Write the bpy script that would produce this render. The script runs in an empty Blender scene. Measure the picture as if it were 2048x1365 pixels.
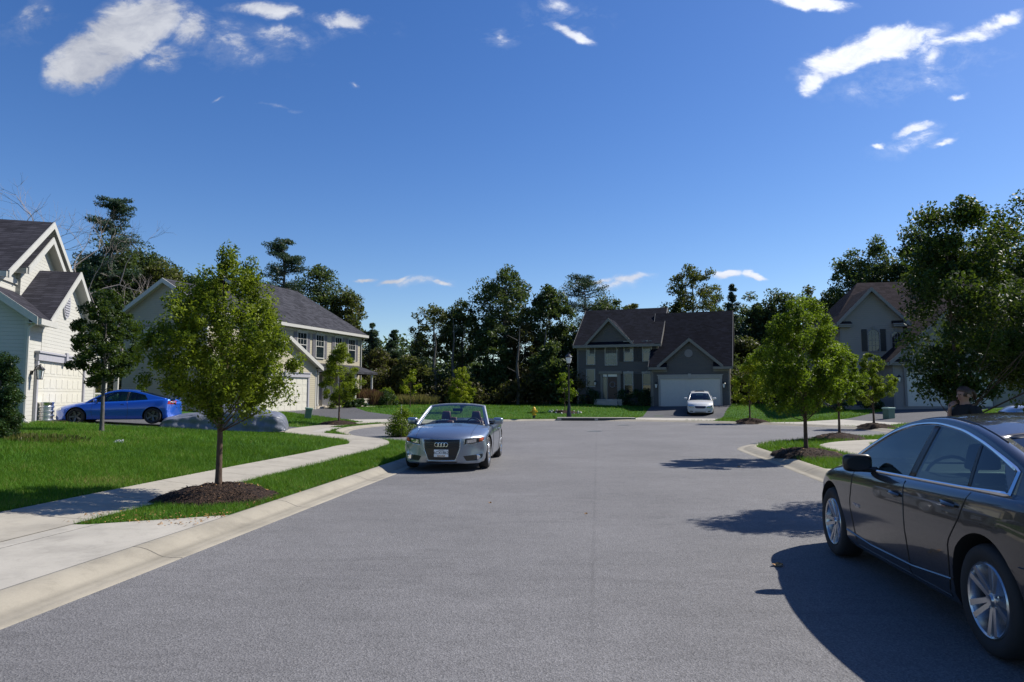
import bpy, bmesh, math, random
import numpy as np
from mathutils import Vector, Matrix
from mathutils.bvhtree import BVHTree
R = math.radians
rng = np.random.default_rng(7)
random.seed(7)
scn = bpy.context.scene
col = scn.collection
# ------------------------------------------------------------------ view geometry
CAMH, F, PITCH = 1.6, 1365.0, math.atan(107.5/1365.0)
def ray(px, py):
    u = (px-1024)/F; v = (682.5-py)/F
    return (u, math.cos(PITCH)-v*math.sin(PITCH), math.sin(PITCH)+v*math.cos(PITCH))
def at(px, py, D):
    a, b, c = ray(px, py)
    return (a*D/b, D, CAMH+c*D/b)
def gp(px, py, z=0.0):
    a, b, c = ray(px, py); k = (z-CAMH)/c
    return (a*k, b*k)
# road frame: s runs along the street, t to its right
RA = math.atan(171*math.cos(PITCH)/1365)
def rd(s, t): return (s*math.sin(RA)+t*math.cos(RA), s*math.cos(RA)-t*math.sin(RA))
# ------------------------------------------------------------------ curves, polygons
def catmull(P, closed=False, n=8):
    P = [np.array(p, float) for p in P]; out = []; N = len(P)
    for i in range(N if closed else N-1):
        p0 = P[(i-1) % N] if (closed or i > 0) else 2*P[0]-P[1]
        p1 = P[i]; p2 = P[(i+1) % N]
        p3 = P[(i+2) % N] if (closed or i+2 < N) else 2*P[-1]-P[-2]
        for k in range(n):
            t = k/n
            out.append(.5*((2*p1)+(-p0+p2)*t+(2*p0-5*p1+4*p2-p3)*t*t+(-p0+3*p1-3*p2+p3)*t**3))
    if not closed: out.append(P[-1])
    return np.array(out)
class Curve1:
    """smooth 1-D function through key points"""
    def __init__(s, pts):
        pts = sorted(pts); s.x = np.array([p[0] for p in pts], float); s.y = np.array([p[1] for p in pts], float)
        dx = np.diff(s.x); dy = np.diff(s.y)/dx; m = np.zeros(len(pts))
        m[0] = dy[0]; m[-1] = dy[-1]
        for i in range(1, len(pts)-1): m[i] = 0 if dy[i-1]*dy[i] <= 0 else 2*dy[i-1]*dy[i]/(dy[i-1]+dy[i])
        s.m = m
    def __call__(s, x):
        x = float(min(max(x, s.x[0]), s.x[-1])); i = int(min(max(np.searchsorted(s.x, x)-1, 0), len(s.x)-2))
        h = s.x[i+1]-s.x[i]; t = (x-s.x[i])/h
        return float((2*t**3-3*t*t+1)*s.y[i]+(t**3-2*t*t+t)*h*s.m[i]+(-2*t**3+3*t*t)*s.y[i+1]+(t**3-t*t)*h*s.m[i+1])
def inside(poly, X, Y):
    poly = np.asarray(poly)
    if X.size < 400:
        x0, y0 = poly[:, 0, None], poly[:, 1, None]; x1, y1 = np.roll(x0, 1, 0), np.roll(y0, 1, 0); qx, qy = X.ravel()[None], Y.ravel()[None]
        c = ((y0 > qy) != (y1 > qy)) & (qx < (x1-x0)*(qy-y0)/np.where(y1 == y0, 1e-9, y1-y0)+x0)
        return (c.sum(0) % 2 == 1).reshape(X.shape)
    r = np.zeros(X.shape, bool); j = len(poly)-1
    for i in range(len(poly)):
        xi, yi = poly[i]; xj, yj = poly[j]
        c = ((yi > Y) != (yj > Y)) & (X < (xj-xi)*(Y-yi)/((yj-yi) if yj != yi else 1e-9)+xi)
        r ^= c; j = i
    return r
def polydist(poly, X, Y, closed=True):
    if X.size < 400:
        A = np.asarray(poly)[:, None, :]; B = np.roll(A, -1, 0); V = B-A; q = np.c_[X.ravel(), Y.ravel()][None]
        t = np.clip(((q-A)*V).sum(2)/((V**2).sum(2)+1e-12), 0, 1)[..., None]
        return np.sqrt((((q-A-t*V)**2).sum(2)).min(0)).reshape(X.shape)
    d = np.full(X.shape, 1e9); n = len(poly)
    for i in range(n if closed else n-1):
        ax, ay = poly[i]; bx, by = poly[(i+1) % n]
        vx, vy = bx-ax, by-ay; L = vx*vx+vy*vy+1e-12
        t = np.clip(((X-ax)*vx+(Y-ay)*vy)/L, 0, 1)
        d = np.minimum(d, (X-ax-t*vx)**2+(Y-ay-t*vy)**2)
    return np.sqrt(d)
def resample(P, n):
    P = np.array(P, float); d = np.r_[0, np.cumsum(np.hypot(*np.diff(P, axis=0).T))]
    t = np.linspace(0, d[-1], n); return np.c_[np.interp(t, d, P[:, 0]), np.interp(t, d, P[:, 1])]
# asphalt outline
bulb = [(-1.85, 20.3), (-2.5, 21.9), (-3.7, 23.5), (-5.2, 25.3), (-6.6, 28), (-7.2, 31), (-6.9, 34), (-5.5, 37.3), (-3, 40), (.2, 41.6), (4, 42.1), (8, 41.2),
        (11, 39.4), (13.4, 37), (15.3, 34), (16.2, 31), (15.6, 28.2), (13.8, 26.3), (11.2, 25.0), (9.2, 23.6), (7.7, 22.2), (6.75, 20.6), (6.45, 19.2)]
LS = [rd(s, -4.07) for s in range(-16, 19, 2)]; RS = [rd(s, 4.07) for s in range(17, -17, -2)]
OUT = catmull([*LS, *bulb, *RS], True, 5)
OUT = OUT[::-1] if False else OUT
def terr(X, Y):
    X = np.asarray(X, float); Y = np.asarray(Y, float)
    d = polydist(OUT, X, Y); ins = inside(OUT, X, Y); d = np.where(ins, -d, d)
    t = np.clip((d-.20)/.25, 0, 1); t = t*t*(3-2*t)
    wc = np.exp(-((X-11.5)/6)**2)*np.clip((Y-38)/3, 0, 1)
    rise = .95*np.tanh((.072+.045*wc)*np.maximum(0, d-2.5-5.5*wc)/.95)
    base = .080+rise+.03*np.sin(X*.5+1)*np.sin(Y*.41)*np.clip((d-2)/4, 0, 1)
    return np.where(d < .20, -.07, -.07+(base+.07)*t)
def T(x, y): return float(terr(np.array([x]), np.array([y]))[0])
def hit(px, py, dz=0.0):
    """the ground point (x, y, z) seen at a place in the photo"""
    a, b, c = ray(px, py); z = .1
    for _ in range(12):
        k = (z+dz-CAMH)/c; z = .5*z+.5*T(a*k, b*k)
    k = (z+dz-CAMH)/c
    return (a*k, b*k, z)
# ------------------------------------------------------------------ mesh building
def link(ob, parent=None):
    col.objects.link(ob)
    if parent is not None: ob.parent = parent
    return ob
def tag(o, label=None, cat=None, group=None, kind=None):
    if label: o['label'] = label
    if cat: o['category'] = cat
    if group: o['group'] = group
    if kind: o['kind'] = kind
    return o
def empty(name, loc, rz=0.0, **k):
    o = bpy.data.objects.new(name, None); o.empty_display_size = .1; link(o)
    o.location = loc; o.rotation_euler = (0, 0, rz)
    return tag(o, **k)
def fast(name, V, Fc, mats, parent=None, smooth=False, tint=None, midx=None):
    """V (n,3), Fc (m,k) arrays -> one mesh object"""
    V = np.ascontiguousarray(V, dtype=np.float32); Fc = np.ascontiguousarray(Fc, dtype=np.int32)
    me = bpy.data.meshes.new(name); m, k = Fc.shape
    me.vertices.add(len(V)); me.vertices.foreach_set('co', V.ravel())
    me.loops.add(m*k); me.loops.foreach_set('vertex_index', Fc.ravel())
    me.polygons.add(m); me.polygons.foreach_set('loop_start', np.arange(0, m*k, k, dtype=np.int32))
    for mt in (mats if isinstance(mats, (list, tuple)) else [mats]): me.materials.append(mt)
    if midx is not None: me.polygons.foreach_set('material_index', np.asarray(midx, dtype=np.int32))
    if smooth: me.polygons.foreach_set('use_smooth', np.ones(m, dtype=bool))
    me.update(calc_edges=True)
    if tint is not None:
        a = me.attributes.new('tint', 'FLOAT', 'FACE'); a.data.foreach_set('value', np.asarray(tint, dtype=np.float32))
    return link(bpy.data.objects.new(name, me), parent)
class MB:
    def __init__(s): s.v = []; s.f = []; s.m = []
    def add(s, V, Fs, m=0):
        o = len(s.v); s.v += [tuple(map(float, p)) for p in V]
        for f in Fs: s.f.append([i+o for i in f]); s.m.append(m)
        return s
    def hexa(s, P, m=0):
        """8 points: bottom ring 0-3, top ring 4-7"""
        return s.add(P, [(3, 2, 1, 0), (4, 5, 6, 7), (0, 1, 5, 4), (1, 2, 6, 5), (2, 3, 7, 6), (3, 0, 4, 7)], m)
    def box(s, x0, x1, y0, y1, z0, z1, m=0):
        return s.hexa([(x0, y0, z0), (x1, y0, z0), (x1, y1, z0), (x0, y1, z0), (x0, y0, z1), (x1, y0, z1), (x1, y1, z1), (x0, y1, z1)], m)
    def prism(s, poly, f0, f1, m=0):
        """poly of 2-D points, f0/f1 map a 2-D point to 3-D at either end"""
        n = len(poly); V = [f0(*p) for p in poly]+[f1(*p) for p in poly]
        return s.add(V, [list(range(n))[::-1], list(range(n, 2*n))]+[(i, (i+1) % n, (i+1) % n+n, i+n) for i in range(n)], m)
    def tube(s, P, r, n=8, m=0, cap=True, closed=False):
        P = [Vector(p) for p in P]; rs = r if hasattr(r, '__len__') else [r]*len(P)
        base = len(s.v); N = len(P); up = None
        for i, p in enumerate(P):
            a = P[i-1] if (i > 0 or closed) else P[i]; b = P[(i+1) % N] if (i < N-1 or closed) else P[i]
            t = (b-a); t = t.normalized() if t.length > 1e-9 else Vector((0, 0, 1))
            if up is None: up = t.orthogonal().normalized()
            up = (up-t*up.dot(t)); up = up.normalized() if up.length > 1e-6 else t.orthogonal().normalized()
            w = t.cross(up)
            for k in range(n):
                q = p+(up*math.cos(2*math.pi*k/n)+w*math.sin(2*math.pi*k/n))*rs[i]
                s.v.append(tuple(q))
        for i in range(N if closed else N-1):
            j = (i+1) % N
            for k in range(n):
                s.f.append([base+i*n+k, base+i*n+(k+1) % n, base+j*n+(k+1) % n, base+j*n+k]); s.m.append(m)
        if cap and not closed:
            s.f.append([base+k for k in range(n)][::-1]); s.m.append(m)
            s.f.append([base+(N-1)*n+k for k in range(n)]); s.m.append(m)
        return s
    def lathe(s, prof, c=(0, 0, 0), axis='z', n=24, m=0, a0=0, closed=False):
        """prof: (radius, height) list"""
        base = len(s.v); N = len(prof)
        for (r, h) in prof:
            for k in range(n):
                a = a0+2*math.pi*k/n; p, q = r*math.cos(a), r*math.sin(a)
                s.v.append({'z': (c[0]+p, c[1]+q, c[2]+h), 'y': (c[0]+p, c[1]+h, c[2]+q), 'x': (c[0]+h, c[1]+p, c[2]+q)}[axis])
        for i in range(N if closed else N-1):
            j = (i+1) % N
            for k in range(n):
                s.f.append([base+i*n+k, base+i*n+(k+1) % n, base+j*n+(k+1) % n, base+j*n+k]); s.m.append(m)
        if not closed:
            s.f.append([base+k for k in range(n)][::-1]); s.m.append(m); s.f.append([base+(N-1)*n+k for k in range(n)]); s.m.append(m)
        return s
    def grid(s, fn, nu, nv, m=0, mf=None):
        base = len(s.v)
        for i in range(nu+1):
            for j in range(nv+1): s.v.append(tuple(map(float, fn(i/nu, j/nv))))
        for i in range(nu):
            for j in range(nv):
                s.f.append([base+i*(nv+1)+j, base+(i+1)*(nv+1)+j, base+(i+1)*(nv+1)+j+1, base+i*(nv+1)+j+1])
                s.m.append(mf((i+.5)/nu, (j+.5)/nv) if mf else m)
        return s
    def mesh(s, name, mats, smooth=False, recalc=True, sharp=None, weld=False):
        me = bpy.data.meshes.new(name); me.from_pydata(s.v, [], s.f)
        for mt in (mats if isinstance(mats, (list, tuple)) else [mats]): me.materials.append(mt)
        me.polygons.foreach_set('material_index', s.m)
        if recalc or weld:
            bm = bmesh.new(); bm.from_mesh(me)
            if weld: bmesh.ops.remove_doubles(bm, verts=bm.verts, dist=1e-5)
            bmesh.ops.recalc_face_normals(bm, faces=bm.faces); bm.to_mesh(me); bm.free()
        if smooth:
            me.polygons.foreach_set('use_smooth', [True]*len(me.polygons))
            if sharp: me.set_sharp_from_angle(angle=R(sharp))
        me.update(); return me
    def build(s, name, mats, parent=None, smooth=False, sharp=35, bevel=0, solid=0, recalc=True, weld=False):
        o = link(bpy.data.objects.new(name, s.mesh(name, mats, smooth, recalc, sharp, weld)), parent)
        if solid: md = o.modifiers.new('s', 'SOLIDIFY'); md.thickness = solid; md.offset = -1
        if bevel:
            md = o.modifiers.new('b', 'BEVEL'); md.width = bevel; md.segments = 2; md.limit_method = 'ANGLE'
        return o
def copy_tree(o, parent=None):
    c = o.copy(); link(c, parent)
    if parent is not None: c.parent = parent
    for ch in [x for x in o.children]: copy_tree(ch, c)
    return c
# ------------------------------------------------------------------ materials
def newmat(name):
    m = bpy.data.materials.new(name); m.use_nodes = True; nt = m.node_tree; nt.nodes.clear()
    out = nt.nodes.new('ShaderNodeOutputMaterial'); return m, nt, out
def nd(nt, typ, **k):
    n = nt.nodes.new('ShaderNode'+typ)
    for a, b in k.items():
        if a.startswith('i_'):
            n.inputs[a[2:].replace('_', ' ')].default_value = b
        else: setattr(n, a, b)
    return n
def rgb(c): return (*c, 1) if len(c) == 3 else c
def ramp(nt, fac, stops):
    n = nt.nodes.new('ShaderNodeValToRGB'); e = n.color_ramp.elements
    while len(e) < len(stops): e.new(.5)
    for x, (p, c) in zip(e, stops): x.position = p; x.color = rgb(c if hasattr(c, '__len__') else (c, c, c))
    nt.links.new(fac, n.inputs[0]); return n.outputs[0]
def mixc(nt, fac, a, b, mode='MIX'):
    n = nt.nodes.new('ShaderNodeMix'); n.data_type = 'RGBA'; n.blend_type = mode
    for s, v in ((0, fac), (6, a), (7, b)):
        if hasattr(v, 'links') or hasattr(v, 'is_linked'): nt.links.new(v, n.inputs[s])
        else: n.inputs[s].default_value = v if s == 0 else rgb(v)
    return n.outputs[2]
def mth(nt, op, a, b=0.0, clamp=False):
    n = nt.nodes.new('ShaderNodeMath'); n.operation = op; n.use_clamp = clamp
    for i, v in enumerate((a, b)):
        if hasattr(v, 'is_linked'): nt.links.new(v, n.inputs[i])
        else: n.inputs[i].default_value = v
    return n.outputs[0]
def noise(nt, vec, scale, detail=4, rough=.55, dist=0):
    n = nd(nt, 'TexNoise'); n.inputs['Scale'].default_value = scale; n.inputs['Detail'].default_value = detail
    n.inputs['Roughness'].default_value = rough; n.inputs['Distortion'].default_value = dist
    if vec is not None: nt.links.new(vec, n.inputs['Vector'])
    return n.outputs[0]
def bump(nt, h, strength, dist=.01, normal=None):
    n = nd(nt, 'Bump'); n.inputs['Strength'].default_value = strength; n.inputs['Distance'].default_value = dist
    nt.links.new(h, n.inputs['Height'])
    if normal is not None: nt.links.new(normal, n.inputs['Normal'])
    return n.outputs[0]
def mat(name, c, rough=.6, metal=0.0, var=.12, vs=6.0, spec=.5, coat=0.0, bmp=0.0, bs=40.0, bd=.004, alpha=1.0, coord='Object', emit=0, c2=None):
    m, nt, out = newmat(name); p = nd(nt, 'BsdfPrincipled'); nt.links.new(p.outputs[0], out.inputs[0])
    tc = nd(nt, 'TexCoord').outputs[coord]
    if var > 0 or c2:
        f = noise(nt, tc, vs, 5, .6)
        lo = tuple(max(0, x*(1-var)) for x in c); hi = c2 if c2 else tuple(min(1, x*(1+var)) for x in c)
        nt.links.new(ramp(nt, f, [(.3, lo), (.7, hi)]), p.inputs['Base Color'])
        if rough > .15:
            rr = nd(nt, 'MapRange'); rr.inputs[3].default_value = rough*.88; rr.inputs[4].default_value = min(1, rough*1.12)
            nt.links.new(f, rr.inputs[0]); nt.links.new(rr.outputs[0], p.inputs['Roughness'])
        else: p.inputs['Roughness'].default_value = rough
    else:
        p.inputs['Base Color'].default_value = rgb(c); p.inputs['Roughness'].default_value = rough
    p.inputs['Metallic'].default_value = metal; p.inputs['Specular IOR Level'].default_value = spec
    p.inputs['Coat Weight'].default_value = coat; p.inputs['Coat Roughness'].default_value = .04
    if bmp: nt.links.new(bump(nt, noise(nt, tc, bs, 5, .6), bmp, bd), p.inputs['Normal'])
    if emit: p.inputs['Emission Color'].default_value = rgb(c); p.inputs['Emission Strength'].default_value = emit
    return m
def leafmat(name, a, b, trans=.35, rough=.5):
    m, nt, out = newmat(name); p = nd(nt, 'BsdfPrincipled'); tr = nd(nt, 'BsdfTranslucent'); mx = nd(nt, 'MixShader')
    at_ = nd(nt, 'Attribute'); at_.attribute_name = 'tint'
    c = ramp(nt, at_.outputs['Fac'], [(0, a), (1, b)] if 'grass blades' not in name else [(0, a), (.82, b), (.93, (.20, .20, .05)), (1, (.26, .22, .08))])
    nt.links.new(c, p.inputs['Base Color']); p.inputs['Roughness'].default_value = rough; p.inputs['Specular IOR Level'].default_value = .22
    c2 = mixc(nt, .5, c, (.35, .5, .02), 'MIX'); c2 = mixc(nt, .6, c2, c)
    nt.links.new(c2, tr.inputs[0]); mx.inputs[0].default_value = trans
    nt.links.new(p.outputs[0], mx.inputs[1]); nt.links.new(tr.outputs[0], mx.inputs[2]); nt.links.new(mx.outputs[0], out.inputs[0])
    return m
def glassmat(name, tint=(.35, .45, .42), mixf=.6, rough=.02):
    """thin tinted glass: see-through with a mirror-like surface"""
    m, nt, out = newmat(name); t = nd(nt, 'BsdfTransparent'); t.inputs[0].default_value = rgb(tint)
    g = nd(nt, 'BsdfGlossy'); g.inputs['Roughness'].default_value = rough; g.inputs[0].default_value = (.9, .95, 1, 1)
    fr = nd(nt, 'Fresnel'); fr.inputs[0].default_value = 1.55; mx = nd(nt, 'MixShader')
    fac = mth(nt, 'ADD', mth(nt, 'MULTIPLY', fr.outputs[0], .95), .01, True)
    nt.links.new(fac, mx.inputs[0]); nt.links.new(t.outputs[0], mx.inputs[1]); nt.links.new(g.outputs[0], mx.inputs[2])
    nt.links.new(mx.outputs[0], out.inputs[0]); return m
def asphalt(name, c, seam=False):
    m, nt, out = newmat(name); p = nd(nt, 'BsdfPrincipled'); nt.links.new(p.outputs[0], out.inputs[0])
    tc = nd(nt, 'TexCoord').outputs['Object']
    f1 = noise(nt, tc, 70, 3, .8); f2 = noise(nt, tc, .35, 4, .6); f3 = noise(nt, tc, 3.1, 5, .7)
    v = nd(nt, 'TexVoronoi'); v.inputs['Scale'].default_value = 88; nt.links.new(tc, v.inputs[0])
    spk = ramp(nt, v.outputs['Color'], [(.1, .45), (.9, 1.6)])
    c1 = ramp(nt, f1, [(.3, tuple(x*.72 for x in c)), (.7, tuple(x*1.3 for x in c))])
    c1 = mixc(nt, .5, c1, spk, 'MULTIPLY')
    c1 = mixc(nt, .8, c1, ramp(nt, f2, [(.3, .80), (.7, 1.12)]), 'MULTIPLY')
    c1 = mixc(nt, .7, c1, ramp(nt, f3, [(.35, .93), (.65, 1.06)]), 'MULTIPLY')
    if seam:
        mp = nd(nt, 'Mapping'); mp.inputs['Rotation'].default_value = (0, 0, RA); nt.links.new(tc, mp.inputs[0])
        sx = nd(nt, 'SeparateXYZ'); nt.links.new(mp.outputs[0], sx.inputs[0])
        wob = mth(nt, 'MULTIPLY', mth(nt, 'SUBTRACT', noise(nt, tc, 6, 3), .5), .09)
        x = mth(nt, 'ADD', sx.outputs[0], wob)
        d = mth(nt, 'ABSOLUTE', mth(nt, 'SUBTRACT', x, -.06))
        line = mth(nt, 'SUBTRACT', 1, mth(nt, 'DIVIDE', d, .03), True)
        gate = ramp(nt, noise(nt, tc, .9, 2), [(.4, .1), (.6, .5)])
        gate = mth(nt, 'MULTIPLY', line, gate)
        c1 = mixc(nt, gate, c1, tuple(x*.6 for x in c))
        # faint pale rub marks across the lane and a few tar spots
        st = nd(nt, 'Mapping'); st.inputs['Scale'].default_value = (.5, 2.2, 1); nt.links.new(tc, st.inputs[0])
        c1 = mixc(nt, .5, c1, ramp(nt, noise(nt, st.outputs[0], 1.3, 6, .7, 1.5), [(.36, .8), (.5, 1.0), (.75, 1.07)]), 'MULTIPLY')
    nt.links.new(c1, p.inputs['Base Color']); p.inputs['Roughness'].default_value = .85
    p.inputs['Specular IOR Level'].default_value = .3
    b1 = bump(nt, v.outputs['Distance'], .7, .006); nt.links.new(bump(nt, f1, .45, .006, b1), p.inputs['Normal'])
    return m
def concrete(name, c, joint=1.5, across=False):
    m, nt, out = newmat(name); p = nd(nt, 'BsdfPrincipled'); nt.links.new(p.outputs[0], out.inputs[0])
    T_ = nd(nt, 'TexCoord'); tc = T_.outputs['Object']
    f2 = noise(nt, tc, 1.1, 6, .65); f1 = noise(nt, tc, 60, 3, .7)
    c1 = ramp(nt, f2, [(.28, tuple(x*.74 for x in c)), (.5, c), (.75, tuple(min(1, x*1.12) for x in c))])
    c1 = mixc(nt, .5, c1, ramp(nt, noise(nt, tc, 4.5, 6, .75, .6), [(.32, .72), (.48, 1.0), (.8, 1.04)]), 'MULTIPLY')
    c1 = mixc(nt, .5, c1, ramp(nt, f1, [(.3, .88), (.7, 1.08)]), 'MULTIPLY')
    sx = nd(nt, 'SeparateXYZ'); nt.links.new(T_.outputs['UV'], sx.inputs[0])
    wob = mth(nt, 'MULTIPLY', mth(nt, 'SUBTRACT', noise(nt, tc, 9, 3), .5), .03)
    fr = mth(nt, 'FRACT', mth(nt, 'DIVIDE', mth(nt, 'ADD', sx.outputs[1], wob), joint))
    d = mth(nt, 'MULTIPLY', mth(nt, 'ABSOLUTE', mth(nt, 'SUBTRACT', fr, .5)), joint)
    ln = mth(nt, 'SUBTRACT', 1, mth(nt, 'DIVIDE', d, .014), True)
    c1 = mixc(nt, mth(nt, 'MULTIPLY', ln, .8), c1, (.05, .045, .04))
    if across == 'curb':
        # weathered line where the pan meets the roll, tyre-dark towards the asphalt
        g = mth(nt, 'SUBTRACT', 1, mth(nt, 'DIVIDE', mth(nt, 'ABSOLUTE', mth(nt, 'SUBTRACT', sx.outputs[0], .2)), .06), True)
        c1 = mixc(nt, mth(nt, 'MULTIPLY', g, mth(nt, 'MULTIPLY', noise(nt, tc, 2.5, 4), .8)), c1, tuple(x*.45 for x in c))
    nt.links.new(c1, p.inputs['Base Color']); p.inputs['Roughness'].default_value = .8; p.inputs['Specular IOR Level'].default_value = .3
    b0 = bump(nt, mth(nt, 'SUBTRACT', 1, ln), .8, .01)
    nt.links.new(bump(nt, f1, .25, .003, b0), p.inputs['Normal'])
    return m
def siding(name, c, pitch=.13, rough=.55):
    m, nt, out = newmat(name); p = nd(nt, 'BsdfPrincipled'); nt.links.new(p.outputs[0], out.inputs[0])
    tc = nd(nt, 'TexCoord').outputs['Object']; sx = nd(nt, 'SeparateXYZ'); nt.links.new(tc, sx.inputs[0])
    fr = mth(nt, 'FRACT', mth(nt, 'DIVIDE', sx.outputs[2], pitch))
    h = mth(nt, 'SUBTRACT', 1, fr)
    lap_shade = ramp(nt, fr, [(0, .45), (.06, 1.0), (1, 1.0)])  # lap shadow along each board's bottom edge, painted into the colour
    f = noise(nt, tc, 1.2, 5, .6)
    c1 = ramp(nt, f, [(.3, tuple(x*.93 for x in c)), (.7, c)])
    c1 = mixc(nt, .7, c1, lap_shade, 'MULTIPLY')
    nt.links.new(c1, p.inputs['Base Color']); p.inputs['Roughness'].default_value = rough; p.inputs['Specular IOR Level'].default_value = .35
    nt.links.new(bump(nt, h, .9, .018), p.inputs['Normal'])
    return m
def shingles(name, c):
    m, nt, out = newmat(name); p = nd(nt, 'BsdfPrincipled'); nt.links.new(p.outputs[0], out.inputs[0])
    tc = nd(nt, 'TexCoord').outputs['Object']
    sx = nd(nt, 'SeparateXYZ'); nt.links.new(tc, sx.inputs[0])
    cb = nd(nt, 'CombineXYZ'); nt.links.new(mth(nt, 'ADD', sx.outputs[0], sx.outputs[1]), cb.inputs[0]); nt.links.new(sx.outputs[2], cb.inputs[1])
    b = nd(nt, 'TexBrick'); nt.links.new(cb.outputs[0], b.inputs['Vector'])
    b.inputs['Scale'].default_value = 1; b.inputs['Brick Width'].default_value = .33; b.inputs['Row Height'].default_value = .105
    b.inputs['Mortar Size'].default_value = .008; b.inputs['Color1'].default_value = rgb(tuple(x*.68 for x in c)); b.inputs['Color2'].default_value = rgb(tuple(x*1.35 for x in c))
    b.inputs['Mortar'].default_value = rgb(tuple(x*.5 for x in c))
    c1 = mixc(nt, .6, b.outputs[0], ramp(nt, noise(nt, tc, .8, 5, .7), [(.3, .75), (.7, 1.2)]), 'MULTIPLY')
    nt.links.new(c1, p.inputs['Base Color']); p.inputs['Roughness'].default_value = 1; p.inputs['Specular IOR Level'].default_value = .06
    nt.links.new(bump(nt, noise(nt, tc, 30, 3, .7), .3, .01, bump(nt, b.outputs[1], .5, -.01)), p.inputs['Normal'])
    return m
def stone(name, c):
    m, nt, out = newmat(name); p = nd(nt, 'BsdfPrincipled'); nt.links.new(p.outputs[0], out.inputs[0])
    tc = nd(nt, 'TexCoord').outputs['Object']; mp = nd(nt, 'Mapping'); mp.inputs['Scale'].default_value = (1, 1, 2.2); nt.links.new(tc, mp.inputs[0])
    v = nd(nt, 'TexVoronoi'); v.inputs['Scale'].default_value = 3.2; nt.links.new(mp.outputs[0], v.inputs[0])
    e = nd(nt, 'TexVoronoi'); e.feature = 'DISTANCE_TO_EDGE'; e.inputs['Scale'].default_value = 3.2; nt.links.new(mp.outputs[0], e.inputs[0])
    c1 = ramp(nt, v.outputs['Color'], [(.1, tuple(x*.6 for x in c)), (.9, tuple(min(1, x*1.3) for x in c))])
    c1 = mixc(nt, ramp(nt, e.outputs[0], [(0, 0), (.06, 1)]), tuple(x*.5 for x in c), c1)
    nt.links.new(c1, p.inputs['Base Color']); p.inputs['Roughness'].default_value = .85
    nt.links.new(bump(nt, e.outputs[0], .6, .03), p.inputs['Normal']); return m
def lawnmat(name):
    m, nt, out = newmat(name); p = nd(nt, 'BsdfPrincipled'); nt.links.new(p.outputs[0], out.inputs[0])
    tc = nd(nt, 'TexCoord').outputs['Object']
    a = noise(nt, tc, .45, 5, .65); b = noise(nt, tc, 11, 4, .75); c = noise(nt, tc, 70, 2, .8)
    c1 = ramp(nt, b, [(.25, (.018, .045, .006)), (.5, (.034, .10, .010)), (.78, (.065, .15, .018))])
    c1 = mixc(nt, .55, c1, ramp(nt, a, [(.28, (.5, .68, .6)), (.5, (1, 1, 1)), (.72, (1.6, 1.15, 1.1))]), 'MULTIPLY')
    c1 = mixc(nt, .5, c1, ramp(nt, c, [(.3, .5), (.7, 1.5)]), 'MULTIPLY')
    # leaf litter under the wood, beyond the gardens
    sx = nd(nt, 'SeparateXYZ'); nt.links.new(tc, sx.inputs[0])
    wd = mth(nt, 'ADD', sx.outputs[1], mth(nt, 'MULTIPLY', noise(nt, tc, .3, 3), 5))
    k = mth(nt, 'MULTIPLY', mth(nt, 'SUBTRACT', wd, 62), .3, True)
    c1 = mixc(nt, k, c1, ramp(nt, b, [(.3, (.02, .014, .008)), (.7, (.06, .04, .02))]))
    nt.links.new(c1, p.inputs['Base Color']); p.inputs['Roughness'].default_value = .9; p.inputs['Specular IOR Level'].default_value = .15
    nt.links.new(bump(nt, c, .8, .02, bump(nt, b, .8, .05)), p.inputs['Normal']); return m
def mulchmat(name):
    m, nt, out = newmat(name); p = nd(nt, 'BsdfPrincipled'); nt.links.new(p.outputs[0], out.inputs[0])
    tc = nd(nt, 'TexCoord').outputs['Object']; v = nd(nt, 'TexVoronoi'); v.inputs['Scale'].default_value = 45; nt.links.new(tc, v.inputs[0])
    c1 = ramp(nt, v.outputs['Color'], [(.1, (.006, .004, .003)), (.6, (.03, .017, .011)), (.95, (.075, .045, .028))])
    nt.links.new(c1, p.inputs['Base Color']); p.inputs['Roughness'].default_value = .9; p.inputs['Specular IOR Level'].default_value = .2
    nt.links.new(bump(nt, v.outputs['Distance'], .9, .02, bump(nt, noise(nt, tc, 14, 4), .8, .05)), p.inputs['Normal']); return m
def barkmat(name, c):
    m, nt, out = newmat(name); p = nd(nt, 'BsdfPrincipled'); nt.links.new(p.outputs[0], out.inputs[0])
    tc = nd(nt, 'TexCoord').outputs['Object']; mp = nd(nt, 'Mapping'); mp.inputs['Scale'].default_value = (1, 1, .25); nt.links.new(tc, mp.inputs[0])
    f = noise(nt, mp.outputs[0], 30, 5, .7)
    nt.links.new(ramp(nt, f, [(.3, tuple(x*.45 for x in c)), (.7, tuple(x*1.3 for x in c))]), p.inputs['Base Color'])
    p.inputs['Roughness'].default_value = .9; nt.links.new(bump(nt, f, .8, .02), p.inputs['Normal']); return m
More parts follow.
